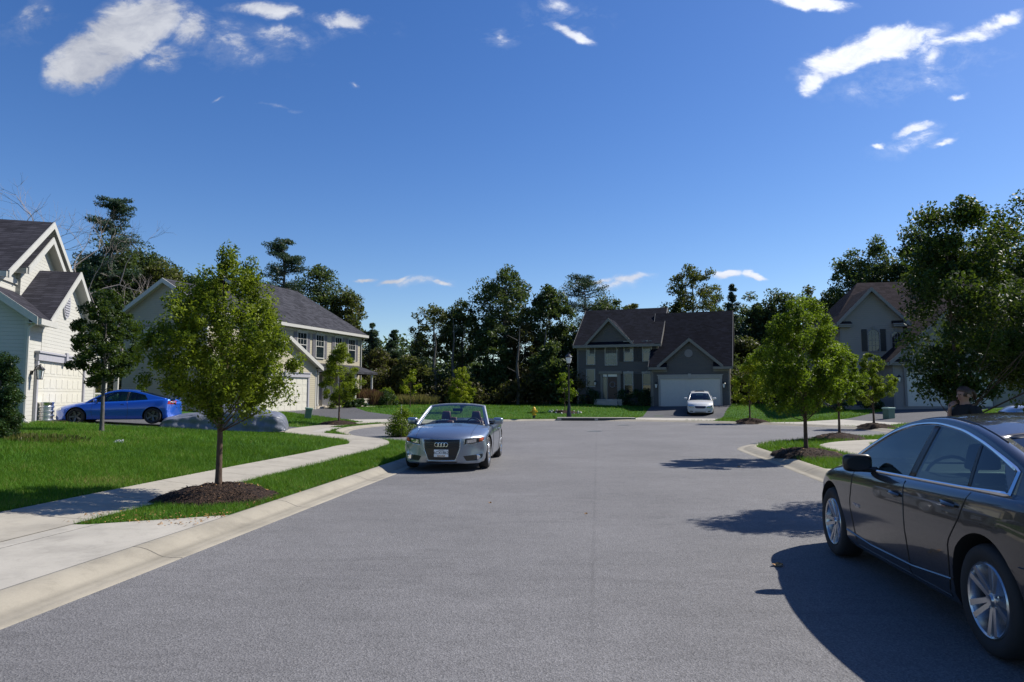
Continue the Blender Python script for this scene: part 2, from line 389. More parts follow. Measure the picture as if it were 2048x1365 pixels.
M = dict(
    asphalt=asphalt('street asphalt', (.144, .140, .141), True), drive=asphalt('driveway asphalt', (0.075, 0.075, 0.081)),
    walk=concrete('sidewalk concrete', (0.331, 0.302, 0.248)), curb=concrete('kerb concrete', (0.288, 0.259, 0.205), 3.05, 'curb'), apron=concrete('apron concrete', (0.360, 0.335, 0.288), 2.6),
    lawn=lawnmat('lawn'), mulch=mulchmat('mulch'), bark=barkmat('bark', (.09, .055, .035)), bark2=barkmat('grey bark', (.11, .10, .09)), deadbark=barkmat('dead bark', (.26, .22, .2)),
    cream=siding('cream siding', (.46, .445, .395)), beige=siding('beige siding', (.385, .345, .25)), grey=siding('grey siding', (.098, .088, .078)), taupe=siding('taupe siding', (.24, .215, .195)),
    stone=stone('field stone', (.42, .37, .30)),
    trim=mat('white trim', (0.459, 0.444, 0.400), .5, var=.05), trimw=mat('pale window trim', (.32, .31, .28), .5, var=.05), trimg=mat('tan trim', (.165, .152, .13), .5, var=.05), trimd=mat('grey trim', (.17, .16, .16), .5, var=.05),
    greytrim=mat('lavender grey trim', (.36, .35, .37), .5, var=.05),
    roof1=shingles('dark shingles', (.036, .035, .043)), roof2=shingles('slate shingles', (0.048, 0.048, 0.056)), roof3=shingles('brown black shingles', (.0125, .0135, .020)), roof4=shingles('brown shingles', (.034, .027, .030)),
    gdoor=mat('cream garage door', (0.577, 0.548, 0.459), .45, var=.04), gdoorw=mat('white garage door', (.52, .50, .45), .45, var=.04), shutter=mat('charcoal shutter', (.010, .009, .012), .5), shutterg=mat('grey shutter', (.16, .15, .16), .5),
    door=mat('maroon door', (.035, .012, .01), .4), black=mat('black paint', (.012, .012, .013), .35, var=.1),
    pane=mat('window glass', (.012, .018, .022), .06, spec=.9, var=.2, vs=2), blind=mat('window blind glass', (.085, .115, .10), .15, spec=.7, var=.25, vs=1.5),
    lampglass=mat('lamp glass', (.7, .7, .68), .25, var=.03), yellow=mat('hydrant yellow', (0.576, 0.360, 0.008), .4, var=.1), green=mat('utility green', (0.090, 0.162, 0.108), .5, var=.1),
    steel=mat('keg steel', (.62, .62, .62), .28, 1, var=.1), white=mat('white plastic', (0.640, 0.640, 0.640), .4, var=.03), litter=mat('dry leaves', (.30, .16, .05), .8, var=.5, vs=60),
    acgrey=mat('metal grey', (.16, .17, .16), .5, .3), brick=mat('red brown', (.16, .07, .05), .7),
)
L = dict(
    main=leafmat('maple leaves', (.022, .048, .006), (.225, .275, .016), .44), yel=leafmat('yellow green leaves', (.09, .145, .007), (.31, .34, .018), .46),
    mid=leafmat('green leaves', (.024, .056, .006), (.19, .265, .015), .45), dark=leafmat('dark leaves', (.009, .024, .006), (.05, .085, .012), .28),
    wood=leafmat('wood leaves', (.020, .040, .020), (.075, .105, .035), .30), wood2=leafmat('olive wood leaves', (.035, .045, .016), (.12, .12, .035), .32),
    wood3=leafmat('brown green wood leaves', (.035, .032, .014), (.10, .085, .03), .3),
    pine=leafmat('pine needles', (.014, .036, .028), (.045, .085, .055), .2), red=leafmat('reddish grass', (.075, .028, .028), (.17, .075, .06), .3),
    grass=leafmat('grass blades', (.036, .105, .006), (.10, .225, .016), .36, .6), dry=leafmat('dry grass', (.10, .085, .035), (.26, .21, .09), .3),
    box=leafmat('boxwood', (.010, .03, .010), (.035, .075, .02), .2),
)
# ================================================================== THE GROUND
HOLES = []
def sheet(name, A, B, m, dz, parent=None, step=.35, across=.35, hole=True, **k):
    """a sheet draped on the ground between two edge lines"""
    A = np.array(A, float); B = np.array(B, float)
    n = max(2, int(max(np.hypot(*np.diff(A, axis=0).T).sum(), np.hypot(*np.diff(B, axis=0).T).sum())/step)+1)
    a = resample(A, n); b = resample(B, n); w = max(1, int(np.hypot(*(a-b).T).max()/across)+1)
    t = np.linspace(0, 1, w+1)[None, :, None]; P = a[:, None, :]*(1-t)+b[:, None, :]*t
    Z = terr(P[..., 0].ravel(), P[..., 1].ravel())+dz
    V = np.c_[P.reshape(-1, 2), Z]; i, j = np.meshgrid(np.arange(n-1), np.arange(w), indexing='ij'); q = (i*(w+1)+j).ravel()
    Fc = np.c_[q, q+w+1, q+w+2, q+1]
    e1 = V[Fc[0][1]]-V[Fc[0][0]]; e2 = V[Fc[0][3]]-V[Fc[0][0]]
    if np.cross(e1, e2)[2] < 0: Fc = Fc[:, ::-1]
    ob = fast(name, V, Fc, m, parent, smooth=True)
    mid = (a+b)/2; vv = np.r_[0, np.cumsum(np.hypot(*np.diff(mid, axis=0).T))]
    U = np.repeat(vv, w+1); W = np.tile(np.linspace(0, 1, w+1), n)*np.hypot(*(a[0]-b[0])); uv = np.c_[W, U][Fc.ravel()]
    ob.data.uv_layers.new(name='UVMap').data.foreach_set('uv', uv.astype(np.float32).ravel())
    if hole: HOLES.append(np.r_[a, b[::-1]])
    return tag(ob, **k)
def band(P, w):
    P = np.array(P, float); t = np.gradient(P, axis=0); t /= np.hypot(*t.T)[:, None]; nrm = np.c_[-t[:, 1], t[:, 0]]
    return P+nrm*w/2, P-nrm*w/2
# ---- ground sheet, fine near the street and coarse out to the horizon
def axis_(lo, hi, st, far, g=1.25):
    v = list(np.arange(lo, hi+st, st)); s = st; a = lo
    while a > -far: s *= g; a -= s; v.insert(0, a)
    s = st; a = v[-1]
    while a < far: s *= g; a += s; v.append(a)
    return np.array(v)
gx, gy = axis_(-24, 26, .16, 900), axis_(-3, 46, .16, 900)
GX, GY = np.meshgrid(gx, gy, indexing='ij'); gz = terr(GX.ravel(), GY.ravel())
q = (np.arange(len(gx)-1)[:, None]*len(gy)+np.arange(len(gy)-1)[None, :]).ravel()
fast('ground', np.c_[GX.ravel(), GY.ravel(), gz], np.c_[q, q+len(gy), q+len(gy)+1, q+1], M['lawn'], smooth=True)
tag(bpy.data.objects['ground'], 'mown green lawns on both sides of the street running back into the wood', 'ground', kind='structure')
# ---- asphalt: a fan of rings between the outline and its shrunken self
bm = bmesh.new(); vs = [bm.verts.new((x, y, 0)) for x, y in OUT]; fc = bm.faces.new(vs); bmesh.ops.recalc_face_normals(bm, faces=[fc])
if fc.normal.z < 0: fc.normal_flip()
bmesh.ops.triangulate(bm, faces=[fc]); me = bpy.data.meshes.new('road'); bm.to_mesh(me); bm.free(); me.materials.append(M['asphalt'])
tag(link(bpy.data.objects.new('road', me)), 'grey asphalt street widening into a round turning circle', 'road', kind='structure')
# ---- rolled kerb swept along the outline
A = OUT; t = np.roll(A, -1, 0)-np.roll(A, 1, 0); t /= np.hypot(*t.T)[:, None]; nr = np.c_[t[:, 1], -t[:, 0]]
pr = A+nr*.4
if inside(A, pr[:, 0], pr[:, 1]).mean() > .5: nr = -nr
prof = [(-.012, -.004), (0, .006), (.10, .001), (.20, .008), (.25, .028), (.31, .052), (.37, .076), (.43, .090), (.50, .098), (.53, .097), (.535, .03)]
n, k = len(A), len(prof); V = np.concatenate([np.c_[A+nr*d, np.full(n, z)] for d, z in prof])
Fc = np.concatenate([np.c_[np.arange(n)+i*n, (np.arange(n)+1) % n+i*n, (np.arange(n)+1) % n+(i+1)*n, np.arange(n)+(i+1)*n] for i in range(k-1)])
c_ = fast('kerb', V, Fc, M['curb'], smooth=True)
vv = np.r_[0, np.cumsum(np.hypot(*np.diff(np.r_[A, A[:1]], axis=0).T))]
idx = Fc; ring = idx//n; ii = idx % n; VV = vv[ii]; VV[:, 1] = np.where(ii[:, 1] == 0, vv[-1], VV[:, 1]); VV[:, 2] = np.where(ii[:, 2] == 0, vv[-1], VV[:, 2])
c_.data.uv_layers.new(name='UVMap').data.foreach_set('uv', np.c_[np.array([p[0] for p in prof])[ring].ravel(), VV.ravel()].astype(np.float32).ravel())
bm = bmesh.new(); bm.from_mesh(c_.data); bmesh.ops.recalc_face_normals(bm, faces=bm.faces)
up = sum(f.normal.z*f.calc_area() for f in bm.faces)
if up < 0: bmesh.ops.reverse_faces(bm, faces=bm.faces)
bm.to_mesh(c_.data); bm.free()
tag(c_, 'pale rolled concrete kerb and gutter round the whole street', 'kerb', kind='structure')
# ---- sidewalks
cl = catmull([rd(-8, -6.7), rd(0, -6.7), rd(8, -6.7), rd(13, -6.7), rd(17, -6.7), (-4.42, 19.6), (-4.42, 21.3), (-4.95, 23.1), (-6.0, 24.6), (-7.3, 26.1), (-8.6, 27.6), (-9.1, 29.6), (-9.1, 32.4), (-8.6, 35.2), (-7.6, 37.6)], n=8)
a_, b_ = band(cl, 1.25)
sheet('sidewalk', a_, b_, M['walk'], .022, label='concrete sidewalk curving past the lawn on the left of the street', cat='sidewalk', kind='structure')
cl = catmull([rd(-8, 7.6), rd(5, 7.6), rd(12, 7.6), rd(16.5, 7.2), (9.35, 18.6), (9.75, 20.2), (10.9, 21.6), (12.6, 22.6), (14.8, 23.8), (17.0, 25.9), (18.0, 28.6), (18.0, 32)], n=8)
a_, b_ = band(cl, 1.35)
sheet('sidewalk', a_, b_, M['walk'], .022, label='concrete sidewalk curving past the mulched trees on the right of the street', cat='sidewalk', kind='structure')
# foreground drive on the left, right-hand drive
def rect(s0, s1, t0, t1): return [rd(s0, t0), rd(s0, t1)], [rd(s1, t0), rd(s1, t1)]
a_, b_ = rect(1.2, 7.25, -4.9, -16)
sheet('driveway', [rd(.9, -4.6), rd(1.2, -6), rd(1.2, -16)], [rd(8.2, -4.6), rd(7.35, -6), rd(7.35, -16)], M['apron'], .016, step=.5, label='pale concrete driveway in the left foreground', cat='driveway', kind='structure')
sheet('driveway', [rd(9.0, 4.6), rd(9.4, 6), rd(9.4, 16)], [rd(14.8, 4.6), rd(14.3, 6), rd(14.3, 16)], M['apron'], .016, step=.5, label='pale concrete driveway mouth beyond the parked grey sedan', cat='driveway', kind='structure')
# the drives round the turning circle
sheet('driveway', [(-17.7, 24.0), (-13, 25.0), (-9.3, 26.9)], [(-19.2, 29.4), (-14, 30.8), (-9.6, 31.8)], M['drive'], .012, label='black asphalt driveway holding the blue coupe', cat='driveway', kind='structure')
sheet('driveway', [(-9.5, 26.6), (-7.45, 27.3)], [(-9.8, 32.0), (-7.85, 31.8)], M['apron'], .017, label='concrete driveway mouth beside the covered car', cat='driveway', kind='structure')
sheet('driveway', [(-15.4, 43.0), (-9.3, 38.7)], [(-12.2, 50.8), (-9.6, 45.4), (-5.6, 41.6)], M['drive'], .012, label='asphalt driveway in front of the beige house', cat='driveway', kind='structure')
sheet('driveway', [(-9.4, 38.9), (-6.9, 36.6)], [(-5.8, 41.8), (-3.6, 40.6)], M['apron'], .017, label='concrete driveway mouth below the beige house', cat='driveway', kind='structure')
sheet('driveway', [(11.3, 55.4), (8.2, 44.9)], [(17.0, 53.2), (13.2, 43.6)], M['drive'], .012, label='black asphalt driveway under the white sedan', cat='driveway', kind='structure')
sheet('driveway', [(8.3, 45.1), (6.9, 42.4)], [(13.2, 43.8), (11.7, 39.9)], M['apron'], .017, label='concrete driveway mouth below the grey house', cat='driveway', kind='structure')
sheet('driveway', [(24.4, 43.3), (19, 38.5), (17.9, 37.9)], [(30, 42.3), (22, 34.4), (19.5, 34)], M['drive'], .012, label='asphalt driveway half shaded by the brown roofed house', cat='driveway', kind='structure')
sheet('driveway', [(18.2, 38.1), (13.8, 37.8)], [(19.7, 34.2), (16.6, 33)], M['apron'], .017, label='concrete driveway mouth below the brown roofed house', cat='driveway', kind='structure')
sheet('driveway', [(17.5, 24.2), (26, 25.6)], [(18.6, 29.5), (26, 30.5)], M['drive'], .012, label='asphalt driveway under the silver car at the right edge', cat='driveway', kind='structure')
x_, y_, _z = hit(20, 881)
sheet('path', catmull([(x_-4, y_+.2), (x_-1, y_), (x_+.35, y_-.25)]), catmull([(x_-4, y_+1.2), (x_-1, y_+1), (x_+.45, y_+.35)]), M['walk'], .02, label='short concrete garden path end at the left edge', cat='path', kind='structure')
sheet('path', [(-13.0, 49.4), (-10.6, 49.9)], [(-12.6, 50.3), (-10.0, 50.9)], M['walk'], .02, label='concrete front walk by the low stone porch', cat='path', kind='structure')
# ------------------------------------------------------------------ mulch mounds
MOUNDS = []
def mound(x, y, r, h, label, name='mulch_mound'):
    z = T(x, y); mb = MB(); sd = random.random()*9
    def fn(u, v):
        a = 2*math.pi*v; rr = r*(1+.10*math.sin(3*a+sd)+.06*math.sin(7*a+sd*2))*u
        hh = h*(1-u**2.2)+.02*math.sin(rr*23+a*3)*(1-u)+.012*math.sin(a*9+rr*31)*(u < .98)
        return (x+rr*math.cos(a), y+rr*math.sin(a), T(x+rr*math.cos(a), y+rr*math.sin(a))+hh-.015*(u > .99)+.006)
    mb.grid(fn, 12, 36)
    # loose chips
    n = int(500*r*r); 
    for _ in range(n):
        a = random.random()*6.28; u = random.random()**.5*1.02; p = Vector(fn(min(u, .985), a/6.2832)); l = random.uniform(.012, .035); b = random.random()*6.28
        d = Vector((math.cos(b), math.sin(b), random.uniform(-.3, .5)))*l; e = Vector((-math.sin(b), math.cos(b), random.uniform(-.3, .3)))*l*.3
        p += Vector((0, 0, .006)); mb.add([p-d-e, p+d-e, p+d+e, p-d+e], [(0, 1, 2, 3)], 1 if random.random() < .12 else 0)
    o = mb.build(name, [M['mulch'], M['litter']], smooth=False, recalc=False)
    for p in o.data.polygons[:12*36]: p.use_smooth = True
    MOUNDS.append((x, y, r)); return tag(o, label, 'mulch mound', 'mulch mounds round the street trees')
# ------------------------------------------------------------------ leaves
def leafcloud(C, Sg, n, size, seed=0, up=.35, asp=.55, squash=.8):
    """n leaf faces scattered about centres C (k,3) with spread Sg (k,)"""
    g = np.random.default_rng(seed); k = len(C); i = g.integers(0, k, n)
    d = g.normal(size=(n, 3)); d /= np.linalg.norm(d, axis=1)[:, None]; r = g.random(n)**.45
    P = C[i]+d*(r*Sg[i])[:, None]*np.array([1, 1, squash])
    nrm = g.normal(size=(n, 3)); nrm[:, 2] += up*2; nrm /= np.linalg.norm(nrm, axis=1)[:, None]
    t = np.cross(nrm, g.normal(size=(n, 3))); t /= np.linalg.norm(t, axis=1)[:, None]; b = np.cross(nrm, t)
    s = (size*(.6+.8*g.random(n)))[:, None]
    V = np.stack([P-t*s*.5, P+b*s*asp*.5+nrm*s*.08, P+t*s*.6, P-b*s*asp*.5+nrm*s*.08], 1).reshape(-1, 3)
    Fc = np.arange(4*n).reshape(-1, 4); tint = np.clip(.5+.22*g.normal(size=n)+.22*g.normal(size=k)[i], 0, 1)
    return V, Fc, tint
def merge(parts):
    o = 0; Vs, Fs, Ts = [], [], []
    for V, Fc, t in parts: Vs.append(V); Fs.append(Fc+o); Ts.append(t); o += len(V)
    return np.concatenate(Vs), np.concatenate(Fs), np.concatenate(Ts)
def clumps(profile, h0, h1, n, seed, jit=.25, inner=.45):
    """centres inside a crown whose radius at relative height is profile(z)"""
    g = np.random.default_rng(seed); C = []
    rmax = max(profile(z) for z in np.linspace(0, 1, 20))
    while len(C) < n:
        z = g.random(); r = profile(z)
        if g.random() > (r/rmax)**1.2+.03: continue
        a = g.random()*6.283; rr = r*(inner+(1-inner)*g.random()**.6)*(1-.15*g.random())*(1+.13*math.sin(3*a+seed)+.1*math.sin(5*a+9*z+seed*2))
        C.append((rr*math.cos(a), rr*math.sin(a), h0+(h1-h0)*z+g.normal()*jit*.3))
    return np.array(C)
def trunk_and_limbs(C, h0, h1, r, seed, lean=.02, nb=26, base=-.12, top=.88):
    g = np.random.default_rng(seed); mb = MB(); H = h0+(h1-h0)*top; n = 12
    wob = [Vector((lean*H*(k/n)**1.5*math.cos(seed)+.03*math.sin(k*1.7+seed)*(k/n)*H*.12, lean*H*(k/n)**1.5*math.sin(seed)+.03*math.cos(k*1.3+seed)*(k/n)*H*.12, base+(H-base)*k/n)) for k in range(n+1)]
    mb.tube(wob, [r*(1.35 if k == 0 else 1.05 if k == 1 else 1)*(1-.88*(k/n)**1.1) for k in range(n+1)], 9)
    def onr(z):
        t = min(max((z-base)/(H-base), 0), 1)*n; i = min(int(t), n-1); return wob[i].lerp(wob[i+1], t-i), r*(1-.88*((t)/n)**1.1)
    for c in C[g.permutation(len(C))[:nb]]:
        c = Vector(c); hd = math.hypot(c.x, c.y); z0 = max(h0*.72, c.z-hd*g.uniform(.7, 1.25)); z0 = min(z0, H*.95); p, rr = onr(z0)
        m1 = p.lerp(c, .45)+Vector((0, 0, -.06*hd))+Vector(g.normal(size=3)*.04*hd); m2 = p.lerp(c, .78)+Vector(g.normal(size=3)*.03*hd)
        rb = max(.004, rr*.30); mb.tube([p, m1, m2, c], [rb, rb*.65, rb*.4, rb*.15], 5)
    return mb
def tree(name, pos, h0, h1, prof, nclump, crad, nleaf, lsize, lm, r, seed, label, cat='tree', group=None, bark='bark', nb=26, lean=.02, inner=.45, squash=.8, up=.35, extra=None, base=-.12):
    x, y, z = pos; e = empty(name, (x, y, z), label=label, cat=cat, group=group)
    pf = Curve1(prof) if not callable(prof) else prof
    C = clumps(pf, h0, h1, nclump, seed, inner=inner)
    if extra is not None: C = np.concatenate([C, np.array(extra, float)])
    g = np.random.default_rng(seed+5); S = crad*(.6+.8*g.random(len(C)))
    V, Fc, t = leafcloud(C, S, nleaf, lsize, seed, up, squash=squash)
    fast('crown', V, Fc, L[lm], e, tint=t)
    trunk_and_limbs(C, h0, h1, r, seed, lean, nb, base).build('trunk', M[bark], e, smooth=True, sharp=60)
    return e
def conifer(name, pos, h, r, seed, label, lm='pine', group=None, h0=.25, layers=14, n=7000, cat='tree', flat=False, lsize=.16):
    x, y, z = pos; e = empty(name, (x, y, z), label=label, cat=cat, group=group); g = np.random.default_rng(seed); mb = MB()
    mb.tube([(0, 0, -.2), (.05*h*.1, 0, h*.5), (0, .02*h, h*.97)], [h*.022, h*.015, .02], 7); C = []; S = []
    for k in range(layers):
        f = k/(layers-1); zz = h*(h0+(1-h0)*f); rr = r*((1-f)**.75 if not flat else math.sin(min(1, .25+.9*(1-f))*1.6)*.9+.08)+.06*r
        for _ in range(int(5+3*g.random())):
            zz = h*(h0+(1-h0)*min(1, max(0, f+g.normal()*.045))); a = g.random()*6.28; L_ = rr*g.uniform(.55, 1.1); dz = L_*g.uniform(-.15, .2) if not flat else L_*g.uniform(.0, .3)
            mb.tube([(0, 0, zz), (L_*.5*math.cos(a), L_*.5*math.sin(a), zz+dz*.35), (L_*math.cos(a), L_*math.sin(a), zz+dz)], [h*.006, h*.004, .01], 4)
            for q in np.linspace(.35, 1, 5): C.append((L_*q*math.cos(a), L_*q*math.sin(a), zz+dz*q)); S.append(rr*.24*(1.2-.4*q)+.16)
    V, Fc, t = leafcloud(np.array(C), np.array(S), n, lsize, seed, .2, .35, .55 if flat else .8)
    fast('crown', V, Fc, L[lm], e, tint=t); mb.build('trunk', M['bark2'], e, smooth=True); return e
def bare(name, pos, h, seed, label, spread=.5, bark='deadbark', depth=5, cat='tree', group=None, r0=.14):
    x, y, z = pos; e = empty(name, (x, y, z), label=label, cat=cat, group=group); g = np.random.default_rng(seed); mb = MB()
    def br(p, d, l, r, k):
        P = [p]; dd = d.copy()
        for i in range(3):
            dd = (dd+Vector(g.normal(size=3)*.16)+Vector((0, 0, .05))).normalized(); P.append(P[-1]+dd*l/3)
        mb.tube(P, [r, r*.85, r*.72, r*.58], 5 if r > .03 else 3)
        if k <= 0: return
        for _ in range(2 if k > 3 else 3):
            a = Vector(g.normal(size=3)); a = (a-dd*a.dot(dd)).normalized(); s = g.uniform(.35, .35+spread)
            br(P[-1] if g.random() < .6 else P[2], (dd*math.cos(s)+a*math.sin(s)).normalized(), l*g.uniform(.62, .82), r*.56, k-1)
    br(Vector((0, 0, -.2)), Vector((0, 0, 1)), h*.34, r0, depth)
    mb.build('trunk', M[bark], e, smooth=True); return e
def bush(name, pos, r, h, n, lsize, lm, seed, label, cat='shrub', group=None, k=26, up=.3, stems=True, sq=.9):
    g = np.random.default_rng(seed); C = []
    for _ in range(k):
        a = g.random()*6.283; z = g.random(); rr = r*math.sqrt(max(0, 1-(z*1.02)**2.4))*g.random()**.4
        C.append((rr*math.cos(a), rr*math.sin(a), .08+h*.92*z))
    C = np.array(C); V, Fc, t = leafcloud(C, np.full(k, max(r, h)*.24)*(.7+.6*g.random(k)), n, lsize, seed, up, squash=sq)
    V[:, 2] = np.maximum(V[:, 2], .0)
    x, y, z = pos; e = empty(name, (x, y, z), label=label, cat=cat, group=group)
    fast('foliage', V, Fc, L[lm], e, tint=t)
    if stems:
        mb = MB()
        for c in C[:10]: mb.tube([(c[0]*.1, c[1]*.1, -.03), (c[0]*.5, c[1]*.5, c[2]*.55), tuple(c)], [.012, .008, .004], 4)
        mb.build('stem', M['bark2'], e, smooth=True)
    return e
def reeds(name, pos, r, h, n, lm, seed, label, cat='ornamental grass', kind=None, sx=1.0, group=None, rot=0):
    g = np.random.default_rng(seed); a = g.random(n)*6.283; rr = r*g.random(n)**.5; X = rr*np.cos(a)*sx; Y = rr*np.sin(a)
    c, s = math.cos(rot), math.sin(rot); X, Y = X*c-Y*s, X*s+Y*c
    hh = h*(.5+.6*g.random(n))*(1-.25*(rr/r)**2); w = .018+.012*g.random(n); b = g.random(n)*6.283
    lx = (X/max(r, .1)*.25+g.normal(size=n)*.12)*hh; ly = (Y/max(r, .1)*.25+g.normal(size=n)*.12)*hh
    Z = terr(X+pos[0], Y+pos[1])-pos[2]
    dx, dy = np.cos(b)*w, np.sin(b)*w
    V = np.stack([np.c_[X-dx, Y-dy, Z-.02], np.c_[X+dx, Y+dy, Z-.02], np.c_[X+lx+dx*.4, Y+ly+dy*.4, Z+hh], np.c_[X+lx-dx*.4, Y+ly-dy*.4, Z+hh*.96]], 1).reshape(-1, 3)
    o = fast(name, V, np.arange(4*n).reshape(-1, 4), L[lm], tint=np.clip(g.normal(.5, .25, n), 0, 1)); o.location = pos
    return tag(o, label, cat, group, kind)
# ================================================================== THE STREET TREES
SG = 'young street trees along the verges'
def st(px, py, mh, mr):
    x, y, z = hit(px, py, mh); return (x, y, z), mh, mr
p, mh, mr = st(437, 972, .17, .86)
mound(p[0]+.02, p[1], .88, .19, 'dark mulch mound at the foot of the big foreground maple')
tree('street_tree', (p[0], p[1], p[2]+mh-.02), 1.13, 3.46, [(0, .5), (.1, .9), (.3, 1.08), (.5, 1.03), (.66, .78), (.8, .58), (.9, .42), (1, .15)], 380, .125, 50000, .046, 'main', .05, 3,
     'leafy green maple in a mulch mound in the left foreground verge', group=SG, nb=46, lean=.01, squash=1.35, inner=.3, extra=[(.05, 0, 3.52), (-.05, .1, 3.4), (.35, .1, 3.35), (-.85, 0, 2.8), (-.98, .1, 2.45), (-1.0, 0, 2.2), (1.0, 0, 1.4), (1.1, .1, 1.8), (-1.0, 0, 1.8), (.45, 0, 3.15), (.6, .1, 2.9), (-.7, 0, 2.8)])
x, y, z = hit(203, 866)
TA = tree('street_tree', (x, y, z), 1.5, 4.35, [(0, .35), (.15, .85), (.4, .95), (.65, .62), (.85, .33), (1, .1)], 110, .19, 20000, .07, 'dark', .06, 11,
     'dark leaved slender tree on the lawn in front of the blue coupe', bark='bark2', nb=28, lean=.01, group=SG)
p, mh, mr = st(678, 842, .2, .8); mound(p[0], p[1], .95, .2, 'mulch mound by the turning circle below the beige house')
tree('street_tree', (p[0], p[1], p[2]+mh-.02), 1.15, 3.9, [(0, .6), (.2, 1.05), (.45, 1.0), (.7, .62), (.9, .42), (1, .15)], 100, .22, 19000, .07, 'main', .05, 21,
     'small green maple in front of the porch of the beige house', group=SG, nb=26)
x, y, z = hit(922, 812, 0); x, y = at(922, 812, 47)[:2]; z = T(x, y)
tree('street_tree', (x, y, z), .45, 3.15, [(0, .5), (.15, 1.0), (.4, .95), (.7, .65), (.9, .38), (1, .1)], 150, .16, 18000, .075, 'yel', .05, 31,
     'yellow green cone shaped tree against the dark wood', group=SG, nb=20, inner=.2)
p, mh, mr = st(1500, 838, .2, .8); mound(p[0], p[1], .95, .22, 'mulch mound on the verge right of the grey house')
tree('street_tree', (p[0], p[1], p[2]+mh-.02), .95, 3.65, [(0, .4), (.15, 1.0), (.4, 1.15), (.65, .85), (.85, .5), (1, .15)], 90, .2, 15000, .08, 'yel', .05, 41,
     'small yellow green tree on the verge right of the grey house', group=SG, nb=26)
p, mh, mr = st(1612, 897, .2, .8); mound(p[0]-.03, p[1], .93, .2, 'mulch mound at the kerb nose on the right')
tree('street_tree', (p[0], p[1], p[2]+mh-.02), .95, 3.65, [(0, .5), (.15, 1.0), (.4, 1.18), (.65, 1.02), (.85, .7), (1, .25)], 230, .155, 42000, .056, 'mid', .052, 51,
     'round headed green tree at the kerb nose on the right', group=SG, nb=34, squash=1.25, inner=.3)
p, mh, mr = st(1679, 867, .2, .8); mound(p[0], p[1], .85, .2, 'mulch mound between the two right hand trees')
tree('street_tree', (p[0], p[1], p[2]+mh-.02), 1.0, 3.1, [(0, .4), (.2, .8), (.45, .85), (.75, .6), (1, .2)], 110, .16, 20000, .062, 'mid', .045, 61,
     'green tree just behind the round headed one, beside the sidewalk bend', group=SG, nb=26)
p, mh, mr = st(1748, 847, .2, .8); mound(p[0], p[1], .95, .2, 'mulch mound near the green box before the brown roofed house')
tree('street_tree', (p[0], p[1], p[2]+mh-.02), .95, 3.35, [(0, .45), (.2, .98), (.4, 1.0), (.65, .65), (.85, .42), (1, .12)], 100, .17, 18000, .07, 'main', .05, 71,
     'low green maple in front of the arched windows', group=SG, nb=26)
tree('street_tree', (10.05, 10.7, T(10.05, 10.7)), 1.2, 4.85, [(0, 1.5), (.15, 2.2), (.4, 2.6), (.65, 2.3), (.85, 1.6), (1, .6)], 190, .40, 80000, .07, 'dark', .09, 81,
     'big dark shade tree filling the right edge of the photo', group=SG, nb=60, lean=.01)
mound(6.62, 10.15, .72, .16, 'mulch mound at the foot of the dark tree behind the person')
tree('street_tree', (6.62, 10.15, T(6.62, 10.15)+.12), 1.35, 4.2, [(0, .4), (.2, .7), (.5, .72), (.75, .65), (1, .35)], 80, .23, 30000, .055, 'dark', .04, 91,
     'dark street tree growing right behind the person', group=SG, nb=46, extra=[(.6, 0, 3.6), (.9, .2, 4.1), (1.2, 0, 4.3), (1.3, .1, 3.5), (1.2, -.2, 2.6), (.9, 0, 1.9), (1.1, .4, 4.0), (-.6, -.4, 3.0), (-.5, -.9, 2.9), (-.1, -1.4, 2.7), (.4, -1.5, 2.5), (.8, -1.4, 2.9), (-.1, -2.2, 2.4), (.3, -2.4, 2.7), (.1, -2.5, 2.2), (.6, -2.1, 2.3), (-.3, -1.9, 2.6), (.7, -2.5, 2.6)])  # outermost clumps, out of view, added to cast shade on the road
# tiny trees at the wood edge
x, y = at(820, 812, 51)[:2]
tree('sapling', (x, y, T(x, y)), 1.0, 2.6, [(0, .3), (.3, .75), (.7, .55), (1, .15)], 14, .25, 900, .13, 'yel', .035, 95, 'thin staked sapling with yellow green leaves by the tall dry grass', 'sapling', nb=12)
x, y = at(1130, 815, 49)[:2]; mound(x, y, 1.0, .1, 'mulch ring edged with pale stones behind the lamp post')
tree('sapling', (x, y, T(x, y)), .8, 2.9, [(0, .35), (.3, .6), (.7, .55), (1, .15)], 16, .25, 1500, .12, 'mid', .035, 97, 'narrow green sapling in a stone edged ring beside the lamp post', 'sapling', nb=12)
for k in range(16):
    a = k*2*math.pi/16+.1; xx, yy = x+1.12*math.cos(a), y+1.05*math.sin(a); mb = MB(); s = random.uniform(.05, .085)
    mb.lathe([(s*.3, -.02), (s, .01), (s*.9, .07), (s*.35, .12)], n=7); o = mb.build('edging_stone', M['trim'], smooth=True); o.location = (xx, yy, T(xx, yy)); o.scale = (1.25, .8, .8); o.rotation_euler = (0, 0, a)
    tag(o, 'small pale stone edging the mulch ring behind the lamp post', 'stone', 'pale edging stones round the sapling')
